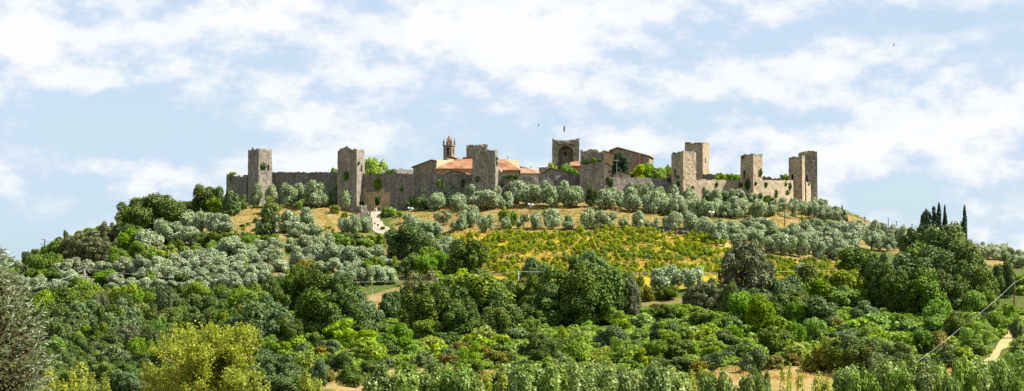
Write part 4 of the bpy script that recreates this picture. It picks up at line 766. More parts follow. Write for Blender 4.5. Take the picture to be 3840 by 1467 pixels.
row('N', 'wood', 'middle band of left wood', WG, [(330,230,480,160,'wood'),(430,180,440,200,'wood'),(560,200,480,200,'oak'),(700,165,480,260,'greyish'),(640,260,520,200,'greyish'),(860,200,480,200,'wood'),(960,150,440,180,'greyish'),(1060,230,500,220,'greyish'),(920,270,540,200,'greyish'),(1160,180,440,190,'wood'),(1260,200,440,200,'oak'),(1380,220,440,190,'wood'),(1480,210,420,180,'green'),(1600,220,430,200,'oak'),(1720,220,440,190,'wood'),(1820,230,460,190,'oak'),(1900,200,440,160,'wood'),(1400,300,430,110,'ilex'),(1280,290,480,130,'green'),(1160,300,500,160,'oak'),(1800,260,480,110,'green'),(2110,190,560,330,'greyish'),(2230,230,560,260,'greyish'),(1960,290,560,240,'greyish'),(2330,300,560,170,'oak')])
row('N', 'wood', 'lower band of left wood', WG, [(400,300,560,180,'wood'),(480,340,560,180,'greyish'),(700,360,560,180,'green'),(800,340,560,180,'wood'),(600,420,640,200,'oak'),(760,450,640,200,'oak'),(900,400,620,200,'oak'),(1050,360,620,200,'ilex'),(1180,380,640,200,'oak'),(430,450,640,160,'green'),(380,590,760,140,'greyish'),(530,540,740,140,'greyish'),(460,640,820,160,'wood'),(700,600,740,150,'greyish'),(830,540,700,180,'greyish'),(940,515,720,200,'greyish'),(1090,455,680,110,'green'),(1190,480,680,110,'green'),(1040,560,720,150,'greyish'),(850,650,800,220,'green'),(1000,650,840,200,'oak'),(1120,630,840,200,'oak'),(960,720,900,200,'greyish'),(1060,730,900,200,'greyish'),(500,720,860,220,'wood'),(600,700,850,130,'greyish'),(1200,650,860,150,'oak'),(1920,560,720,200,'wood'),(2050,540,720,200,'greyish'),(2160,560,760,200,'greyish'),(2000,640,800,190,'greyish'),(2200,600,850,240,'greyish'),(2330,600,860,220,'greyish'),(2440,560,820,220,'lime'),(2280,720,900,220,'greyish'),(2420,760,930,180,'wood'),(1900,700,900,200,'wood'),(1780,640,860,200,'wood'),(1600,520,760,260,'oak'),(1380,480,760,260,'oak'),(2120,700,900,180,'wood'),(2540,640,880,140,'greyish')])
# fill the left wood so that no ground shows between the listed crowns
fw = random.Random(8); fl = []
for v in range(1140, 1440, 26):
    u = 120+fw.uniform(0, 60)
    while u < (1000 if v < 1180 else 940):
        if v > 1120+max(0, 500-u)*.1: fl.append((u, v+fw.uniform(-10, 10)))
        u += fw.uniform(52, 88)
rws = {}
for u, v in fl: rws.setdefault(int((v-1130)//52), []).append((u, v))
for k_, L in rws.items():
    L.sort(); nm_ = ['top', 'second', 'third', 'fourth', 'fifth', 'bottom'][min(5, k_)]
    for i, (u, v) in enumerate(L):
        g_ = hit(u, v); kd = fw.choice(['oak', 'oak', 'wood', 'oak']); s_ = fw.uniform(.7, 1.0)
        i_ = i if i <= len(L)/2 else len(L)-1-i
        plant(kd, g_.x, g_.y, 3.6*s_, px(95*s_, g_.y), f"{look[kd]}, {ORD[min(i_, 29)]} from {'left' if i <= len(L)/2 else 'right'}, {nm_} understorey line of left wood", WG)
# foreground poplars
PG = 'poplars along the bottom of the valley'
pops = [(1451,1391,120,'poplar'),(1505,1408,110,'poplar'),(1542,1399,110,'poplar'),(1590,1408,100,'poplar'),(1637,1399,110,'poplar'),(1680,1400,110,'poplar'),(1722,1381,120,'poplar'),(1765,1409,110,'poplar'),(1830,1430,80,'yellow_poplar'),(1870,1420,90,'yellow_poplar'),(1919,1390,120,'poplar'),(1964,1405,110,'poplar'),(2010,1385,120,'poplar'),(2055,1366,140,'poplar'),(2100,1358,140,'poplar'),(2157,1372,120,'poplar'),(2210,1395,120,'poplar'),(2265,1371,140,'poplar'),(2320,1392,120,'poplar'),(2370,1410,110,'poplar'),(2420,1392,120,'poplar'),(2455,1378,120,'poplar'),(2517,1393,130,'poplar'),(2560,1410,90,'poplar'),(2600,1397,70,'yellow_poplar'),(2670,1400,110,'poplar'),(2740,1435,100,'poplar'),(2816,1399,110,'poplar'),(2874,1402,80,'poplar'),(2957,1391,70,'yellow_poplar'),(3012,1422,80,'yellow_poplar'),(3080,1420,90,'yellow_poplar'),(3135,1407,80,'yellow_poplar'),(3185,1389,120,'poplar'),(3235,1400,110,'poplar'),(3280,1385,110,'poplar'),(3330,1370,140,'poplar'),(3370,1395,110,'poplar'),(3420,1358,130,'poplar'),(3460,1392,110,'poplar'),(3530,1376,90,'poplar'),(3612,1354,110,'poplar'),(3560,1420,90,'poplar'),(3665,1378,110,'poplar'),(3718,1361,120,'poplar'),(3779,1354,110,'poplar'),(3830,1362,120,'poplar'),
        (1141,1423,110,'yellow_poplar'),(1000,1452,90,'yellow_poplar'),(326,1386,140,'yellow_poplar'),(280,1415,100,'yellow_poplar'),(380,1420,90,'yellow_poplar'),(150,1408,130,'yellow_poplar'),(215,1440,110,'yellow_poplar'),(1170,1450,90,'yellow_poplar')]
pops.sort(); bands = [(0, 'bottom left poplars'), (1300, 'poplars left of bottom centre'), (1800, 'middle bottom poplars'), (2560, 'poplars before tan field'), (3150, 'bottom right poplars')]
byb = {}
for q in pops: byb.setdefault(max(i for i, b_ in enumerate(bands) if q[0] >= b_[0]), []).append(q)
for bi, L in byb.items():
    for k, (u, vt, w, kd) in enumerate(L):
        y = 158+random.uniform(-8, 10); x = (u-UC)/F*y; z = ground(x, y); side = 'left' if k <= len(L)/2 else 'right'; o_ = ORD[k] if side == 'left' else ORD[len(L)-1-k]
        plant(kd, x, y, (VH-vt)/F*y-z, px(w*(1.35 if kd == 'yellow_poplar' else .85 if 2560 < u < 3160 else 1.15 if u > 3160 else 1.38 if kd == 'poplar' else 1.25), y), f"{look[kd]}, {o_} from {side}, {bands[bi][1]}", PG)
TRK = [(3810, 1245), (3797, 1258), (3780, 1275), (3763, 1292), (3750, 1308), (3738, 1322), (3725, 1338), (3712, 1350), (3690, 1362), (3668, 1372)]
def on_track(u, v, w=50, h=55): return any(abs(u-a) < w and -8 < v-b_ < h for a, b_ in TRK)
# extra scrub between the listed bushes
rs = random.Random(5); bk = ['bush']*7+['feathery']*4+['green_bush']*4+['rusty_bush']*1+['grey_bush']*2+['dark_bush']*1; fill = []
for _ in range(420):
    u = rs.uniform(940, 3860); v = rs.uniform(1215, 1400)
    if u > 2620 and v > 1378: continue
    if v < 1240 and (2350 < u < 2600 or u < 1400): continue
    if on_track(u, v, 62, 60): continue
    if u < 1750 and 1380 < v: continue
    if all(math.hypot((u-a)/66, (v-b_)/29) > 1 for a, b_, _ in fill): fill.append((u, v, rs.choice(bk)))
cols = [(1300, 'left of the centre'), (1700, 'below the middle wood'), (2100, 'below the oak row'), (2500, 'below the small meadow'), (2900, 'below the great holm oak'), (3300, 'below the great oak mass'), (9999, 'near the dirt track')]
grp = {}
for q in fill:
    ci = next(i for i, c_ in enumerate(cols) if q[0] < c_[0]); bi = 0 if q[1] < 1270 else 1 if q[1] < 1330 else 2; grp.setdefault((ci, bi), []).append(q)
for (ci, bi), L in grp.items():
    L.sort()
    for k, (u, v, kd) in enumerate(L):
        g = hit(u, v); s = rs.uniform(.6, 1.35)
        plant(kd, g.x, g.y, (3.3 if kd == 'feathery' else 2.0)*s, px(80*s, g.y), f"{look[kd]}, {ORD[k]} from left, {['upper', 'middle', 'lower'][bi]} scrub {cols[ci][1]}", 'scrub bushes in the valley', trunk_on=False)
# grapevines: rows across the slope
vs_ = []
y = 384.0
while y < 436:
    x = -22.0+rs.uniform(-.5, .5)
    while x < 80:
        u = UC+F*x/y; z = ground(x, y); v = VH-F*z/y
        uu = np.array([u]); vv = np.array([v])
        if bool(inpoly(uu, vv, VINE_POLY)[0]) and noise.noise(Vector((x*.09, y*.25, 3))) > -.20 and rs.random() < .70: vs_.append((x+rs.uniform(-.25, .25), y+rs.uniform(-.2, .2)))
        x += 1.15
    y += 2.35
vs_ = [q for q in vs_ if not any(abs(UC+F*q[0]/q[1]-a) < w*.5 and 0 < b_-(VH-F*ground(*q)/q[1]) < 90 for a, b_, w in OCC if b_ > 1000)] if False else vs_
vs_.sort(key=lambda q: q[1]); print('vines', len(vs_))
def visible_vine(q):
    u = UC+F*q[0]/q[1]; v = VH-F*ground(*q)/q[1]; return v < 1010 or 2000 < u < 2080
vis = [q for q in vs_ if visible_vine(q)]; ind = set(vis[:290])
for q in vis[:290]:
    s = rs.uniform(.75, 1.35); plant('vine', q[0], q[1], 1.15*s, 1.15*s, 'leafy green grapevine in the golden vineyard below the castle', 'grapevines of the vineyard')
# everything too numerous to count: remaining vines, undergrowth, straw
def merge_stuff(name, label, cat, meshes, m, n_out):
    """meshes: list of (verts, faces, x, y, sx, sz, rot)"""
    V_, F_ = [], []; k = 0
    for v, f, x, y, sx, sz, r in meshes:
        c_, s_ = math.cos(r), math.sin(r); w = v*np.array([sx, sx, sz]); w = np.stack([w[:, 0]*c_-w[:, 1]*s_+x, w[:, 0]*s_+w[:, 1]*c_+y, w[:, 2]+ground(x, y)-.03], 1)
        V_.append(w); F_.append(f+k); k += len(v)
    o = mesh_obj(name, np.concatenate(V_), np.concatenate(F_), m); o['kind'] = 'stuff'; tag(o, label, cat); return o
vp = [crown(500+i, 200, 6, .17, 1.5, z0=.15, lobe_r=(.3, .6)) for i in range(4)]
merge_stuff('grapevines', 'green grapevines filling the upper rows of the golden vineyard', 'vines', [(*vp[i % 4], q[0], q[1], rs.uniform(.5, .95), rs.uniform(1.0, 2.0), rs.uniform(0, 6)) for i, q in enumerate(vs_) if q not in ind], 'vine_leaf', 0)
lp = [crown(600+i, 150, 5, .2, .9, z0=0, lobe_r=(.35, .6)) for i in range(4)]
def scatter(n, ub, vb_, ok, seed):
    r = random.Random(seed); out = []
    while len(out) < n:
        u, v = r.uniform(*ub), r.uniform(*vb_)
        if ok(u, v): g = hit(u, v); out.append((g, r))
    return out
def notrack(u, v): return not on_track(u, v, 34, 30)
A1 = [(*lp[i % 4], g.x, g.y, r.uniform(.6, 1.4), r.uniform(.35, 1.0), r.uniform(0, 6)) for i, (g, r) in enumerate(scatter(2600, (900, 3880), (1170, 1395), lambda u, v: notrack(u, v) and not (u > 2620 and v > 1372) and not (u < 1750 and v > 1378) and not (2390 < u < 2570 and v < 1165), 1))]
merge_stuff('undergrowth', 'low green undergrowth covering the valley between the bushes', 'undergrowth', A1, 'low_scrub_leaf', 0)
A2 = [(*lp[i % 4], g.x, g.y, r.uniform(.3, .9), r.uniform(.3, .9), r.uniform(0, 6)) for i, (g, r) in enumerate(scatter(520, (120, 1700), (860, 1090), lambda u, v: v > 1090-(u-100)*.35 or v > 900 and u > 500, 2))]
A2 += [(*lp[i % 4], g.x, g.y, r.uniform(.25, .7), r.uniform(.2, .6), r.uniform(0, 6)) for i, (g, r) in enumerate(scatter(200, (860, 1330), (785, 880), lambda u, v: u > 1120 or r_hash(u, v) > .6, 3))] if False else []
merge_stuff('grove_undergrowth', 'low green growth between the olive trees of the left grove', 'undergrowth', A2, 'green_leaf', 0)
rng = np.random.default_rng(3)
def tuft(seed):
    r = np.random.default_rng(seed); c_ = r.normal(size=(26, 3))*np.array([.45, .45, .12]); c_[:, 2] = np.abs(c_[:, 2])+.2
    return leaves(c_, r.normal(size=(26, 3))*np.array([1, 1, .1]), .30, .06, r, .3, droop=np.tile([0, 0, 1.0], (26, 1)))
tp = [tuft(i) for i in range(5)]
A3 = [(*tp[i % 5], g.x, g.y, r.uniform(.5, 1.1), r.uniform(.5, 1.1), r.uniform(0, 6)) for i, (g, r) in enumerate(scatter(1500, (1700, 3150), (872, 1040), lambda u, v: bool(inpoly(np.array([u]), np.array([v]), VINE_POLY)[0]), 4))]
A3 += [(*tp[i % 5], g.x, g.y, r.uniform(.4, 1.0), r.uniform(.3, .8), r.uniform(0, 6)) for i, (g, r) in enumerate(scatter(2600, (860, 3300), (770, 885), lambda u, v: (u < 1300 or u > 1490), 5))]
A3 += [(*tp[i % 5], g.x, g.y, r.uniform(.5, 1.2), r.uniform(.4, .8), r.uniform(0, 6)) for i, (g, r) in enumerate(scatter(500, (1250, 3800), (1375, 1430), lambda u, v: True, 6))]
merge_stuff('straw_grass', 'dry golden grass on the banks and between the vines', 'grass', A3, 'straw', 0)
A4 = [(*tp[i % 5], g.x, g.y, r.uniform(.5, 1.1), r.uniform(.3, .8), r.uniform(0, 6)) for i, (g, r) in enumerate(scatter(1900, (860, 3300), (775, 1040), lambda u, v: (u < 1300 and v < 890) or u > 1490, 8))]
merge_stuff('green_grass', 'green grass tufts on the straw banks and in the vineyard', 'grass', A4, 'scrub_leaf', 0)
# ------------------------------------------------------------------ ivy on the masonry
bpy.context.view_layer.update(); bvh = []
for r in CASTLE:
    for o in r.children:
        if o.type == 'MESH' and o.name.startswith(('masonry', 'arch')) and not o.name.startswith('arch_ring'):
            mw = o.matrix_world; bvh.append(BVHTree.FromPolygons([mw @ v.co for v in o.data.vertices], [tuple(p_.vertices) for p_ in o.data.polygons]))
def wallhit(u, v):
    d = Vector(((u-UC)/F, 1, (VH-v)/F)).normalized(); best = None
    for b_ in bvh:
        h = b_.ray_cast(Vector((0, 0, 0)), d)
        if h[0] is not None and (best is None or h[3] < best[3]): best = h
    return best
def ivy(u, v, w, h, label, m='ivy_leaf', seed=0, dens=1.0):
    r = np.random.default_rng(seed+int(u)); C_ = []; Nn = []
    c0 = wallhit(u, v)
    if c0 is None: return
    n = int((26+w*h*.42)*dens)
    for _ in range(n):
        a = r.normal()*w*.19; b_ = r.normal()*h*.21; hh = wallhit(u+a, v+b_)
        if hh is None or abs(hh[0].y-c0[0].y) > 5: continue
        nn = hh[1] if hh[1].y < 0 else -hh[1]
        q = hh[0]+nn*r.uniform(.03, .4*(1-min(1, (a/w)**2*4+(b_/h)**2*4))+.08); C_.append(tuple(q)); Nn.append(tuple(nn+Vector((0, 0, .5))))
    if len(C_) < 5: return
    vv, ff = leaves(np.array(C_), np.array(Nn), .19, .15, r, .7); tag(mesh_obj('ivy', vv, ff, m), label, 'ivy', 'ivy clumps on the masonry')
IV = [(986,624,24,26,'ivy clump on the right face of the leftmost tower'),(1298,660,20,34,'dark ivy tongue hanging down the second tower'),(1344,612,8,14,'small ivy tuft high on the narrow side of the second tower'),(1416,692,34,42,'bright ivy patch on the wall above the gate arch'),
 (1417,752,36,40,'ivy hanging inside the top of the gate arch'),(1356,765,22,24,'round dark bush-like ivy at the wall left of the gate'),(1506,709,16,16,'round dark tuft on the wall right of the gate'),(1648,688,16,30,'thin green ivy streak on the wall left of the stepped-top tower'),(1737,680,14,14,'dark tuft low beside the stepped-top tower, upper one'),(1732,696,12,12,'dark tuft low beside the stepped-top tower, lower one'),
 (1791,673,14,24,'dark ivy patch low on the stepped-top tower front'),(1861,594,8,14,'upper ivy tuft on the right edge of the stepped-top tower'),(1861,612,8,18,'lower ivy tuft on the right edge of the stepped-top tower'),(1905,661,40,20,'trailing ivy on the wall top right of the stepped-top tower'),(1882,690,14,18,'dark ivy tuft on the wall just right of the stepped-top tower'),(1934,664,22,18,'second trailing ivy on the wall top right of the stepped-top tower'),
 (2198,609,36,16,'wide dark ivy band on the left of the low tower front'),(2228,600,20,18,'yellowish ivy tuft in the middle of the low tower front'),(2252,601,16,9,'small ivy tuft on the right of the low tower front'),(2144,652,26,22,'ivy spilling over the wall left of the low ivied tower'),(2280,670,16,44,'tall ivy strip on the wall right of the low ivied tower'),(2292,690,18,40,'second ivy strip on the wall right of the low ivied tower'),
 (2384,700,14,16,'ivy tuft in the wall below the bright green inner tree'),(2508,675,14,14,'ivy tuft on the wall just left of the sunlit tower'),(2544,690,13,20,'dark ivy tuft low on the shaded face of the sunlit tower'),(2543,663,10,10,'small ivy tuft below the slit of the sunlit tower'),(2597,707,10,22,'ivy tuft low on the lit face of the sunlit tower'),(2687,692,12,18,'hanging plant on the wall right of the sunlit tower'),(2640,710,10,18,'green tuft low on the wall right of the sunlit tower'),
 (2779,693,14,14,'tuft on the wall left of the isolated tower'),(2803,692,24,44,'large dark ivy hanging on the shaded face of the isolated tower'),(2851,647,16,26,'ivy tuft high on the lit face of the isolated tower'),(2833,688,10,16,'ivy tuft at mid height of the isolated tower edge'),(2786,590,12,12,'green tuft near the top left of the isolated tower'),(2851,735,20,22,'ivy at the foot of the isolated tower'),(2872,692,12,18,'ivy tuft on the slanting wall beside the isolated tower'),
 (2910,728,14,30,'ivy streak low on the slanting wall'),(2962,700,12,34,'ivy streak high on the slanting wall near the slim tower'),(2946,690,10,14,'small tuft in the middle of the slanting wall'),(2952,722,14,18,'ivy patch on the slanting wall, low and right'),(3031,690,7,14,'small tuft on the narrow wall between the last towers'),(866,672,12,30,'green ivy on the crumbling left wall end'),(878,652,24,10,'yellowish ivy on top of the crumbling left wall end')]
for i, q in enumerate(IV): ivy(q[0], q[1], q[2], q[3], q[4], 'ivy_leaf' if 'yellowish' not in q[4] and 'bright' not in q[4] and 'green ' not in q[4] else 'green_leaf', i)
# ------------------------------------------------------------------ poles, wires, lamps, signs
def pole(nm, label, u, vt, vb, y=None, r=.13, m='dark_wood', arms=(), group='power poles', boxes=()):
    g = hit(u, vb) if y is None else Vector(((u-UC)/F*y, y, 0))
    if y is not None: g.z = ground(g.x, y)
    top = (VH-vt)/F*g.y; root = thing(nm, label, 'pole', g, group); mb = MB(); mb.tube([g-Vector((0, 0, .5)), Vector((g.x, g.y, top))], [r, r*.7], 8); mb.build('pole', m, root)
    for (dz, x0, x1) in arms:
        mb = MB(); a = Vector((g.x+x0, g.y, top-dz)); b_ = Vector((g.x+x1, g.y, top-dz)); mb.tube([a, b_], [.06, .06], 5)
        mb.build('cross_arm', m, root); ib = MB()
        for e in (a, b_): ib.tube([e, e+Vector((0, 0, .3))], [.09, .05], 6)
        ib.build('insulator', 'concrete', root)
    for dz in boxes:
        mb = MB(); mb.box(Vector((g.x+.25, g.y-.2, top-dz)), (.5, .35, .6)); mb.build('junction_box', 'metal_pale', root)
    return Vector((g.x, g.y, top))
yl = 372
p1 = pole('power_pole', 'pale concrete pole rising from the left olive grove', 318, 1008, 1075, r=.16, m='concrete')
p2 = pole('power_pole', 'tall pale concrete pole beside the oak row below the vineyard', 1944, 1018, 1132, r=.16, m='concrete')
pole('power_pole', 'dark pole with three staggered cross arms on the left skyline', 168, 897, 985, r=.15, arms=[(.1, -.9, .1), (.7, -.1, 1.0), (1.25, -1.1, 0)])
pole('power_pole', 'wooden pole with two cross arms on the right skyline', 3243, 812, 870, r=.12, arms=[(.3, -.35, .35), (.5, -.35, .35)])
pole('power_pole', 'bare dark pole on the right skyline between two cross-armed ones', 3331, 817, 870, r=.12)
pole('power_pole', 'small pole with knobs on the right skyline', 3362, 829, 880, r=.10, arms=[(.3, -.2, .2)])
pole('power_pole', 'dark pole among the olives at the far right', 3777, 910, 960, r=.12)
pole('power_pole', 'brown pole with a white lamp standing on the slope under the slim tower', 2943, 762, 850, r=.16, m='rust_metal', boxes=(3.1,))
pole('power_pole', 'brown pole with a box in front of the right grove', 3046, 790, 872, r=.16, m='weathered_wood', boxes=(3.2,))
pole('power_pole', 'thin wooden pole right before the thin cypress', 3159, 800, 842, r=.08, m='weathered_wood')
pole('power_pole', 'reddish pole with two white boxes on the bank under the left towers', 1034, 803, 882, r=.14, m='rust_metal', boxes=(.8, 2.6, 4.2))
p3 = pole('power_pole', 'dark wooden pole at the right edge carrying the white cable', 3803, 1060, 1150, r=.14, m='dark_wood')
p4 = pole('power_pole', 'short dark pole in the scrub under the white cable', 3610, 1222, 1275, r=.14, m='dark_wood')
pole('power_pole', 'pale thin dead stake on the bare bank below the left wire', 1396, 1085, 1130, r=.06, m='concrete')
def wire(label, a, b_, sag, r=.035, m='cable'):
    mb = MB(); pts = [a.lerp(b_, t/24)-Vector((0, 0, 4*sag*(t/24)*(1-t/24))) for t in range(25)]; mb.tube(pts, [r]*25, 5); tag(mb.build('power_cable', m), label, 'cable', 'overhead cables')
wire('white cable sagging from the left grove pole to the tall middle pole', p1, p2, 2.6, .022)
wire('cable running from the left grove pole down to the left edge', p1, Vector(((60-UC)/F*300, 300, (VH-1095)/F*300)), .6, .018)
wire('cable from the tall middle pole across the vineyard foot to the right', p2, Vector(((3260-UC)/F*385, 385, (VH-1008)/F*385)), .6, .02)
wire('white cable falling from the right edge pole to the low scrub pole', p3, p4, .35, .015)
wire('white cable continuing from the scrub pole down behind the poplars', p4, Vector(((3410-UC)/F*235, 235, (VH-1375)/F*235)), .25, .011)
wire('white cable leaving the right edge pole out of the picture', p3, Vector(((3930-UC)/F*380, 380, (VH-985)/F*380)), .2, .015)
def lamp(label, u, vt, vb):
    g = hit(u, vb); top = (VH-vt)/F*g.y; root = thing('street_lamp', label, 'street lamp', g, 'globe street lamps'); mb = MB(); mb.tube([g-Vector((0, 0, .3)), Vector((g.x, g.y, top-.5))],  [.10, .07], 7); mb.build('pole', 'rust_metal', root)
    for dx, dz in ((-.42, .05), (.42, -.1), (0, -.55)):
        mb = MB(); mb.tube([Vector((g.x, g.y, top-.9)), Vector((g.x+dx, g.y-.1, top-.4+dz))], [.05, .04], 5); mb.build('bracket', 'rust_metal', root)
        mb = MB(); mb.ball(Vector((g.x+dx, g.y-.1, top-.2+dz)), .36 if dx else .26, 10, 6, (1, 1, .7)); mb.build('lamp_globe', 'white_glass', root, True)
lamp('street lamp with white globes on the bank above the vineyard', 1990, 764, 812)
lamp('street lamp with white globes among the packed olives left of the slope poles', 2668, 793, 838)
lamp('street lamp with white globes half hidden in shrubs right of the gate', 1539, 778, 812)
def sign(label, u, vt, vb, kind):
    g = hit(u, vb); top = (VH-vt)/F*g.y; root = thing('road_sign', label, 'sign', g, 'road signs at the gate'); mb = MB(); mb.tube([g-Vector((0, 0, .3)), Vector((g.x, g.y+.06, top-.1))], [.05, .05], 6); mb.build('post', 'metal_dark', root); mb = MB()
    if kind == 'disc': mb.prism([Vector((g.x+.28*math.cos(t*math.pi/8), g.y-.04, top-.3+.28*math.sin(t*math.pi/8))) for t in range(16)], Vector((0, .05, 0)))
    elif kind == 'tri': mb.prism([Vector((g.x-.33, g.y-.04, top)), Vector((g.x, g.y-.04, top-.58)), Vector((g.x+.33, g.y-.04, top))], Vector((0, .05, 0)))
    else: mb.prism([Vector((g.x-.6, g.y-.04, top-.22)), Vector((g.x+.6, g.y-.04, top-.22)), Vector((g.x+.6, g.y-.04, top)), Vector((g.x-.6, g.y-.04, top))], Vector((0, .05, 0)))
    mb.build('panel', 'metal_dark', root)
sign('grey backed triangular sign beside the gravel path', 1405, 835, 860, 'tri'); sign('grey backed round sign beside the gravel path', 1417, 839, 870, 'disc'); sign('t-shaped sign post right of the gravel path', 1448, 801, 828, 'bar')
# rail fence along the lane above the vineyard
for j, (ua, ub, v, lab) in enumerate([(1650, 1740, 856, 'weathered rail fence among the olives at the left vineyard top'), (1850, 1935, 842, 'weathered rail fence before the green shrub on the bank'), (2165, 2250, 842, 'weathered rail fence between olives on the middle bank')]):
    a, b_ = hit(ua, v), hit(ub, v); b_ = Vector((b_.x, a.y, ground(b_.x, a.y))); n = 4; root = thing('rail_fence', lab, 'fence', a, 'rail fences'); pts = [a.lerp(b_, k/n) for k in range(n+1)]
    for q in pts: q.z = ground(q.x, q.y)
    for q in pts: mb = MB(); mb.tube([q-Vector((0, 0, .3)), q+Vector((0, 0, 1.2))], [.07, .06], 6); mb.build('post', 'weathered_wood', root)
    for h in (.55, 1.05):
        mb = MB(); mb.tube([q+Vector((0, -.08, h)) for q in pts], [.05]*(n+1), 5); mb.build('rail', 'weathered_wood', root)
# small dark hut on the skyline right of the castle
q = hit(3196, 850); root = thing('hut', 'small dark roofed hut on the skyline right of the thin cypress', 'hut', q); h = (VH-832)/F*q.y-q.z; mb = MB(); mb.box(q-Vector((0, 0, .5)), (1.1, 1.4, h+.3)); mb.build('wall', 'plaster_grey', root)
mb = MB(); mb.box(q+Vector((0, 0, h-.2)), (1.6, 1.9, .3)); mb.build('roof', 'metal_dark', root)
# ------------------------------------------------------------------ parked cars
def car(label, g, w, paint, ang, group='parked cars'):
    root = thing('parked_car', label, 'car', g, group); s = w/1.75; c_, s_ = math.cos(ang), math.sin(ang)
    def W(x, y, z): return Vector((g.x+(x*c_-y*s_)*s, g.y+(x*s_+y*c_)*s, g.z+z*s))     # front faces -y
    side = [(-2.0, .35), (-2.05, .62), (-1.95, .82), (-1.15, .95), (-.45, 1.42), (.95, 1.46), (1.75, 1.02), (2.0, .9), (2.02, .4)]
    mb = MB(); L = []; 
    for x, ins in ((-.87, 0), (-.80, 1), (.80, 1), (.87, 0)): L.append([W(x*(.86 if z > 1.1 else 1), y, z if ins or z < 1.1 else z-.05) for y, z in side])
    n = len(side); vs = [q for r_ in L for q in r_]; fs = [(i*n+k, i*n+(k+1) % n, (i+1)*n+(k+1) % n, (i+1)*n+k) for i in range(3) for k in range(n)]+[tuple(range(n))[::-1], tuple(range(3*n, 4*n))]
    mb.add(vs, fs); mb.build('body', paint, root)
    mb = MB(); mb.prism([W(-.66, -1.12, 1.0), W(.66, -1.12, 1.0), W(.60, -.52, 1.40), W(-.60, -.52, 1.40)], (W(0, -1, .6)-W(0, 0, 0)).normalized()*.05); mb.build('windscreen', 'car_glass', root)
    for sx in (-1, 1):
        mb = MB(); mb.prism([W(sx*.80, -.9, 1.02), W(sx*.80, 1.3, 1.05), W(sx*.76, .85, 1.38), W(sx*.76, -.42, 1.36)], (W(sx, 0, 0)-W(0, 0, 0)).normalized()*.05); mb.build('side_window', 'car_glass', root)
        mb = MB(); mb.box(W(sx*.62, -2.04, .62), (.34*s, .08, .16*s), (W(1, 0, 0)-W(0, 0, 0)).normalized(), (W(0, 1, 0)-W(0, 0, 0)).normalized()); mb.build('headlight', 'white_glass', root)
        for yy in (-1.3, 1.3):
            mb = MB(); a = W(sx*.72, yy, .33); b_ = W(sx*.90, yy, .33); mb.tube([a, b_], [.33*s, .33*s], 14); wh = mb.build('wheel', 'rubber', root); mb = MB(); mb.tube([a.lerp(b_, .9), a.lerp(b_, 1.06)], [.19*s, .19*s], 10); rm = mb.build('rim', 'metal_pale', None); rm.data.transform(__import__('mathutils').Matrix.Translation(-root.location)); rm.parent = wh
    mb = MB(); mb.box(W(0, -2.06, .30), (1.6*s, .10, .22*s), (W(1, 0, 0)-W(0, 0, 0)).normalized(), (W(0, 1, 0)-W(0, 0, 0)).normalized()); mb.build('bumper', 'car_white' if paint != 'car_white' else 'car_paint', root)
car('blue-grey car with white roof parked between olives above the vineyard', hit(2563, 878), 1.75, 'car_paint', .15)
car('dark parked car mostly hidden behind the olive left of the other car', hit(2492, 872), 1.7, 'cloth_navy', .9)
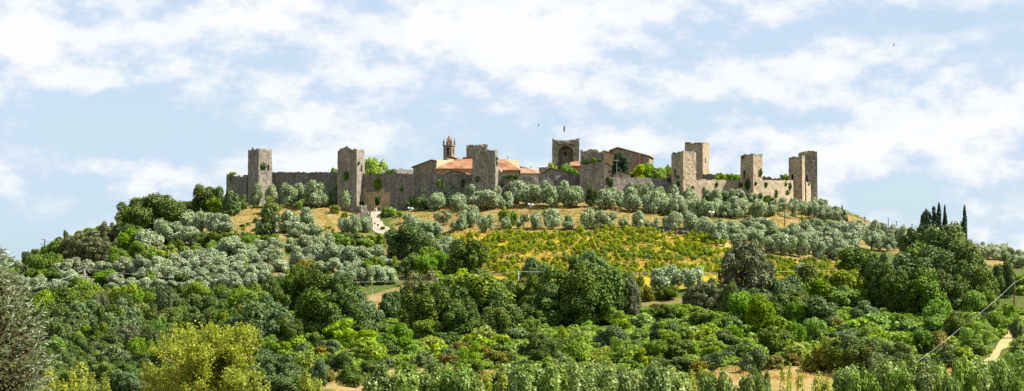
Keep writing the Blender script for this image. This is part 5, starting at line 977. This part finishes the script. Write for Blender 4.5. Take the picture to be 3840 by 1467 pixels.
# ------------------------------------------------------------------ people at the gate
def person(label, g, top, legs, facing=0, hair='hair', lean=.0, step=.18):
    root = thing('person', label, 'person', g, 'walkers at the gate'); H = 1.7
    c_, s_ = math.cos(facing), math.sin(facing)
    def W(x, y, z): return (g.x+x*c_-y*s_, g.y+x*s_+y*c_, g.z+z)
    def skin_(nm, pts, edges, rad, m, sub=1):
        me = D.meshes.new(nm); me.from_pydata([tuple(Vector(W(*p_))-Vector(g)) for p_ in pts], edges, []); o = D.objects.new(nm, me); C.objects.link(o); o.parent = root
        md = o.modifiers.new('s', 'SKIN'); 
        if not me.skin_vertices: 
            import bmesh as bm_; b = bm_.new(); b.from_mesh(me); b.verts.layers.skin.verify(); b.to_mesh(me); b.free()
        for i, r in enumerate(rad): me.skin_vertices[0].data[i].radius = (r, r*.9) if isinstance(r, float) else r
        me.skin_vertices[0].data[0].use_root = True
        sd = o.modifiers.new('d', 'SUBSURF'); sd.levels = sub; sd.render_levels = sub
        bpy.context.view_layer.update(); m2 = D.meshes.new_from_object(o.evaluated_get(bpy.context.evaluated_depsgraph_get())); o.modifiers.clear(); o.data = m2; m2.materials.clear(); m2.materials.append(M[m])
        m2.polygons.foreach_set('use_smooth', [True]*len(m2.polygons)); return o
    J = [(0,0,.93),(0,-.01,1.12),(0,-.01,1.38),(0,-.01,1.48),(0,-.02,1.60),(0,-.02,1.68), (.19,0,1.38),(.24,.02,1.12),(.22,-.10,.90),(.21,-.12,.82), (-.19,0,1.38),(-.24,-.04,1.12),(-.22,-.14,.90),(-.21,-.17,.82), (.10,0,.88),(.11,-step,.50),(.11,-step*.4,.09),(.11,-step*.4-.14,.04), (-.10,0,.88),(-.11,step*.5,.50),(-.11,step*1.3,.10),(-.11,step*1.3-.13,.04)]
    E = [(0,1),(1,2),(2,3),(3,4),(4,5),(2,6),(6,7),(7,8),(8,9),(2,10),(10,11),(11,12),(12,13),(0,14),(14,15),(15,16),(16,17),(0,18),(18,19),(19,20),(20,21)]
    R = [(.16,.11),(.13,.09),(.16,.10),.055,.095,.08,.055,.042,.032,.035,.055,.042,.032,.035,.085,.058,.04,.035,.085,.058,.04,.035]
    skin_('body', J, E, R, 'skin')
    skin_('shirt', [J[0], J[1], J[2], J[6], (.23,.01,1.2), J[10], (-.23,-.02,1.2)], [(0,1),(1,2),(2,3),(3,4),(2,5),(5,6)], [(.17,.125),(.15,.11),(.18,.12),.075,.062,.075,.062], top)
    skin_('trousers', [J[0], J[14], J[15], (.11,-step*.5,.2), J[18], J[19], (-.11,step*1.1,.2)], [(0,1),(1,2),(2,3),(0,4),(4,5),(5,6)], [(.17,.125),.105,.078,.065,.105,.078,.065], legs)
    mb = MB(); mb.ball(Vector(W(0, .02, 1.655)), .108, 10, 7, (1, 1.05, 1)); mb.build('hair', hair, root, True)
    mb = MB(); mb.ball(Vector(W(0, -.125, 1.59)), .02, 6, 4, (1, 1.3, 1.2)); mb.build('nose', 'skin', root, True)
g = hit(1340, 824); person('person in red top walking by the stone pillar', g, 'cloth_red', 'cloth_grey', .4)
g = hit(1347, 824); person('person in white and pink top beside the stone pillar', g, 'cloth_white', 'cloth_pink', -.5)
g = hit(1411, 795.5); person('person in grey clothes walking through the gate arch', g, 'cloth_grey', 'cloth_white', 0)
g = hit(1387, 812); person('person in dark clothes on the gravel path before the gate', g, 'cloth_navy', 'cloth_navy', 2.8)
# ------------------------------------------------------------------ birds
def bird(label, u, v, y, flap, rot):
    c_ = P(u, v, y); root = thing('bird', label, 'bird', c_, 'birds in the sky'); mb = MB(); cr, sr = math.cos(rot), math.sin(rot)
    def W(a, b_, h): return c_+Vector((a*cr, b_, a*sr+h))
    mb.tube([W(-.16, 0, 0), W(-.06, 0, .0), W(.06, 0, .01), W(.12, 0, .02), W(.16, 0, .015)], [.012, .03, .035, .022, .005], 7); mb.build('body', 'metal_dark', root, True)
    for s in (-1, 1):
        mb = MB(); mb.prism([W(.06, 0, .01), W(.02, s*.16, .05*flap), W(-.10, s*.34, .30*flap), W(-.05, s*.15, .05*flap), W(-.05, 0, .01)], Vector((0, 0, .006))); mb.build('wing', 'metal_dark', root)
bird('small dark swallow high in the sky on the right', 3352, 169, 190, 1, 1.2); bird('small pale bird in the sky left of the flagpole', 2020, 471, 230, 1.2, .8)
# ------------------------------------------------------------------ the two close trees on the left
def big_poplar(u, y, vt, w, label, seed, n_tw):
    r = random.Random(seed); ng = np.random.default_rng(seed); x = (u-UC)/F*y; z = ground(x, y); H = (VH-vt)/F*y-z; W = px(w, y)/2; root = thing('poplar_tree', label, 'poplar', (x, y, z), 'yellow-leaved poplars of the foreground')
    mb = MB(); tips = []; b0 = Vector((x, y, z-.3)); top = Vector((x, y, z+H*.5)); mb.tube([b0, b0.lerp(top, .6), top], [.42, .30, .24], 9)
    def grow(a, d, L, rad, lev):
        pts = [a]; q = a.copy(); dd = d.copy()
        for k in range(4): dd = (dd+Vector((r.gauss(0, .16), r.gauss(0, .16), r.gauss(.06, .10)))).normalized(); q = q+dd*L/4; pts.append(q.copy())
        mb.tube(pts, [rad*(1-.18*k) for k in range(5)], 5)
        if lev == 0: tips.extend((pts[2], pts[3], pts[4])); return
        for k in range(4 if lev > 1 else 5):
            s = pts[r.choice([2, 3, 4, 4])]; nd = (dd+Vector((r.gauss(0, .62), r.gauss(0, .62), r.gauss(.12, .3)))).normalized(); grow(s, nd, L*r.uniform(.55, .75), rad*.42, lev-1)
    for k in range(11):
        a = b0.lerp(top, r.uniform(.62, 1)); t = 6.283*k/11+r.uniform(-.3, .3); sp_ = r.uniform(.35, .85); grow(a, Vector((math.cos(t)*sp_, math.sin(t)*sp_, 1)).normalized(), H*.5*r.uniform(.36, .52), .15, 2)
    bv = np.array([tuple(q) for q in mb.v]); c0 = np.array([tuple(t) for t in tips]); o0 = np.array([x, y, z])
    sx_ = W/np.percentile(np.abs(c0[:, 0]-x), 97); sz_ = (H-.15)/(np.percentile(c0[:, 2], 94)-z); sc = np.array([sx_, sx_, sz_])
    c0 = o0+(c0-o0)*sc; bv = o0+(bv-o0)*np.where(bv[:, 2:] > z+1.5, sc, np.array([1, 1, 1])); mb.v = [tuple(q) for q in bv]; ctr = np.array([x, y, z+H*.72]); 
    # fit crown extent to the photograph's height and spread
    keepm = (np.abs(c0[:, 0]-x) < W*1.02) & (c0[:, 2] < z+H+.2); c0 = c0[keepm]
    mb.v = [q if q[2] < z+H-.5 else (q[0], q[1], z+H-.5) for q in mb.v]
    mb.build('trunk', 'pale_bark', root, True)
    pick = ng.choice(len(c0), n_tw); cc = c0[pick]+ng.normal(size=(n_tw, 3))*np.array([.24, .24, .20]); nr = ng.normal(size=(n_tw, 3)); nr[:, 2] += 1
    v, f = leaves(cc, nr, .095, .08, ng, .7); mesh_obj('crown', v, f, 'yellow_poplar_leaf', root); return root
big_poplar(760, 140, 1232, 350, 'large airy yellow-green poplar with visible golden branches, bottom left', 21, 26000)
big_poplar(900, 137, 1395, 200, 'lower yellow-green poplar overlapping the right foot of the large one', 5, 11000)
big_poplar(610, 143, 1382, 150, 'lower yellow-green poplar overlapping the left foot of the large one', 9, 8000)
def russian_olive():
    y = 36.0; x = (-95-UC)/F*y; z = ground(x, y); r = random.Random(4); ng = np.random.default_rng(4); root = thing('silverleaf_tree', 'close dark tree with long silvery leaves and brown twigs at the left edge', 'tree', (x, y, z))
    mb = MB(); top = (VH-905)/F*y; base = Vector((x, y, z-.3)); mb.tube([base, Vector((x+.1, y, z+(top-z)*.5)), Vector((x, y, top-.8))], [.16, .10, .03], 8); mb.build('trunk', 'bark', root, True)
    tw = MB(); Cc, Nn, Dd = [], [], []
    for k in range(1150):
        t = r.random(); zz = z+(top-z)*(.30+.70*t); R_ = 1.62*math.sqrt(max(.02, 1-((t-.42)/.60)**2))*r.uniform(.93, 1.07)+.05; a = r.uniform(-1.9, 1.1) if r.random() < .8 else r.uniform(0, 6.28)
        L = r.uniform(.35, .7); e = Vector((x+math.cos(a)*R_, y+math.sin(a)*R_, zz)); d = Vector((math.cos(a)+r.gauss(.15, .35), math.sin(a)+r.gauss(0, .35), r.gauss(.35, .35))).normalized(); s = e-d*L*r.uniform(.8, 1.6)
        e = s+d*L; bend = Vector((0, 0, -.05)); pts = [s, s.lerp(e, .5)+bend*-.4, e+bend]; tw.tube(pts, [.009, .006, .003], 4)
        for q in range(9):
            u_ = .3+.7*q/8; c_ = pts[0].lerp(pts[2], u_); sd = Vector((r.gauss(0, 1), r.gauss(0, 1), r.gauss(0, 1))); sd = (sd-d*sd.dot(d)).normalized(); ld = (d*.85+sd*.6).normalized()
            Cc.append(tuple(c_+ld*.035)); Dd.append(tuple(ld)); nn = ld.cross(sd) if r.random() < .3 else sd+Vector((0, 0, .6)); Nn.append(tuple(nn))
    tw.build('twigs', 'twig', root); Cc = np.array(Cc); Dd = np.array(Dd); Nn = np.array(Nn)
    a = Dd; b_ = np.cross(Nn, a); b_ /= np.linalg.norm(b_, axis=1)[:, None]+1e-9; L = .060*(.7+.6*ng.random((len(a), 1))); Wd = .0125*(.8+.5*ng.random((len(a), 1)))
    v = np.stack([Cc-a*L, Cc+b_*Wd, Cc+a*L, Cc-b_*Wd], 1).reshape(-1, 3); mesh_obj('leaves', v, np.arange(len(v)).reshape(-1, 4), 'russian_olive_leaf', root)
    # dense inner growth, the crown's inner shade put into its dark brown colour
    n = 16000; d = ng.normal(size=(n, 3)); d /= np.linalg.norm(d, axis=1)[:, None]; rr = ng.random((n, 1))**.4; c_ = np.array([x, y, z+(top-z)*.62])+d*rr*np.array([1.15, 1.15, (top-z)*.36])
    v, f = leaves(c_, d, .075, .022, ng, .9); mesh_obj('inner_foliage', v, f, 'shaded_inner_leaf', root)
russian_olive()
# ------------------------------------------------------------------ sky, sun, camera
EL, AZ = math.radians(50), math.atan2(1.0, -.03)        # sun to the right and slightly behind the castle
w = D.worlds.new('World'); scene.world = w; w.use_nodes = True; nt = w.node_tree; bg = nt.nodes['Background']; bg.inputs['Strength'].default_value = .0495
sky = nt.nodes.new('ShaderNodeTexSky'); sky.sky_type = 'NISHITA'; sky.sun_disc = False; sky.sun_elevation = EL; sky.sun_rotation = AZ; sky.altitude = 200; sky.air_density = 1; sky.dust_density = 1.2; sky.ozone_density = 1.5
tc = nt.nodes.new('ShaderNodeTexCoord'); nv = nt.nodes.new('ShaderNodeVectorMath'); nv.operation = 'NORMALIZE'; nt.links.new(tc.outputs['Generated'], nv.inputs[0])
def skmap(scale, loc=(0, 0, 0)):
    mp = nt.nodes.new('ShaderNodeMapping'); mp.inputs['Scale'].default_value = scale; mp.inputs['Location'].default_value = loc; nt.links.new(nv.outputs[0], mp.inputs[0]); return mp.outputs[0]
base = noise_(nt, skmap((15, 15, 25), (3.1, 0, .7)), 1, 10, .60)
above = noise_(nt, skmap((15, 15, 25), (3.1, 0, .92)), 1, 5, .60)
det = noise_(nt, skmap((40, 40, 70), (1.2, 0, 4.1)), 1, 8, .62)
shade = noise_(nt, skmap((9, 9, 30), (7.7, 0, 2.3)), 1, 6, .5)
def blob(u, v, ru, rv):
    d = Vector(((u-UC)/F, 1, (VH-v)/F)).normalized(); s = nt.nodes.new('ShaderNodeVectorMath'); s.operation = 'SUBTRACT'; nt.links.new(nv.outputs[0], s.inputs[0]); s.inputs[1].default_value = d
    m_ = nt.nodes.new('ShaderNodeVectorMath'); m_.operation = 'MULTIPLY'; nt.links.new(s.outputs[0], m_.inputs[0]); m_.inputs[1].default_value = (F/ru, 1.5, F/rv)
    l = nt.nodes.new('ShaderNodeVectorMath'); l.operation = 'DOT_PRODUCT'; nt.links.new(m_.outputs[0], l.inputs[0]); nt.links.new(m_.outputs[0], l.inputs[1])
    return math_(nt, 'EXPONENT', math_(nt, 'MULTIPLY', l.outputs['Value'], -1))
cov = None
for u, v, ru, rv, a in [(330,480,420,90,-.20),(700,440,420,80,-.17),(1180,400,260,110,-.12),(2580,470,300,45,-.16),(3050,455,160,50,-.18),(900,90,330,130,.24),(1000,60,200,100,.1),(80,160,130,110,.30),(400,120,160,90,.10),(1650,100,350,120,.20),(1500,400,420,110,.22),(1250,480,220,90,.16),(600,640,200,70,.18),(140,650,180,70,.14),(2000,90,260,120,.16),(2330,500,140,60,.22),(3000,560,420,110,.18),(3650,480,220,130,.26),(3500,90,380,80,-.16),(1120,230,180,70,-.16),(2250,330,500,70,.06),(2900,250,500,60,.10),(3700,650,300,60,.12),(2400,60,400,60,.06),(3340,700,200,60,-.14),(1950,570,500,40,.06)]:
    b_ = math_(nt, 'MULTIPLY', blob(u, v, ru, rv), a); cov = b_ if cov is None else math_(nt, 'ADD', cov, b_)
dens = math_(nt, 'ADD', math_(nt, 'ADD', math_(nt, 'MULTIPLY_ADD', base, 1.15, -.07), math_(nt, 'MULTIPLY_ADD', det, .34, -.17)), cov)
mask = ramp(nt, dens, [(.29, (0,0,0)), (.44, (.5,.5,.5)), (.62, (.9,.9,.9)), (.78, (1,1,1))], 'EASE')
thick = math_(nt, 'ADD', math_(nt, 'ADD', dens, math_(nt, 'MULTIPLY_ADD', shade, .5, -.25)), math_(nt, 'MULTIPLY', math_(nt, 'SUBTRACT', base, above), 1.7))
cl = ramp(nt, thick, [(.36, (5.3,6.5,8.1)), (.50, (6.3,7.1,8.3)), (.62, (7.5,7.9,8.5)), (.76, (8.4,8.6,8.8))])
hz = nt.nodes.new('ShaderNodeSeparateXYZ'); nt.links.new(nv.outputs[0], hz.inputs[0])
cap = ramp(nt, hz.outputs[2], [(.0, (1,1,1)), (.20, (1,1,1)), (.45, (1,1,1)), (1, (.95,.95,.95))])
bluec = mixc(nt, .80, sky.outputs[0], (5.6, 7.4, 8.4)); blue2 = mixc(nt, ramp(nt, hz.outputs[2], [(.05, (0,0,0)), (.16, (1,1,1))]), bluec, mixc(nt, .80, sky.outputs[0], (5.3,6.6,8.4)))
low = mixc(nt, ramp(nt, hz.outputs[2], [(.22, (1,1,1)), (.40, (0,0,0))]), sky.outputs[0], blue2)
col = mixc(nt, math_(nt, 'MULTIPLY', mask, cap), low, cl); nt.links.new(col, bg.inputs['Color'])
sun = D.lights.new('sun', 'SUN'); sun.energy = 5.0; sun.angle = math.radians(.53); sun.color = (1, .95, .86); so = D.objects.new('sun', sun); C.objects.link(so)
sd = Vector((math.sin(AZ)*math.cos(EL), math.cos(AZ)*math.cos(EL), math.sin(EL))); so.rotation_euler = sd.to_track_quat('Z', 'Y').to_euler(); so.location = (60, 300, 150)
cam = D.cameras.new('camera'); co = D.objects.new('camera', cam); C.objects.link(co); scene.camera = co; co.rotation_euler = (math.pi/2, 0, 0); co.location = (0, 0, 0)
cam.sensor_width = 36; cam.lens = 36*F/3840; cam.shift_y = (VH-1467/2)/3840; cam.clip_end = 20000; cam.clip_start = 1
scene.view_settings.view_transform = 'Standard'; scene.view_settings.look = 'None'; scene.view_settings.exposure = 1.22; scene.view_settings.gamma = 1
scene.cycles.use_denoising = False; scene.cycles.max_bounces = 6; scene.cycles.transparent_max_bounces = 4
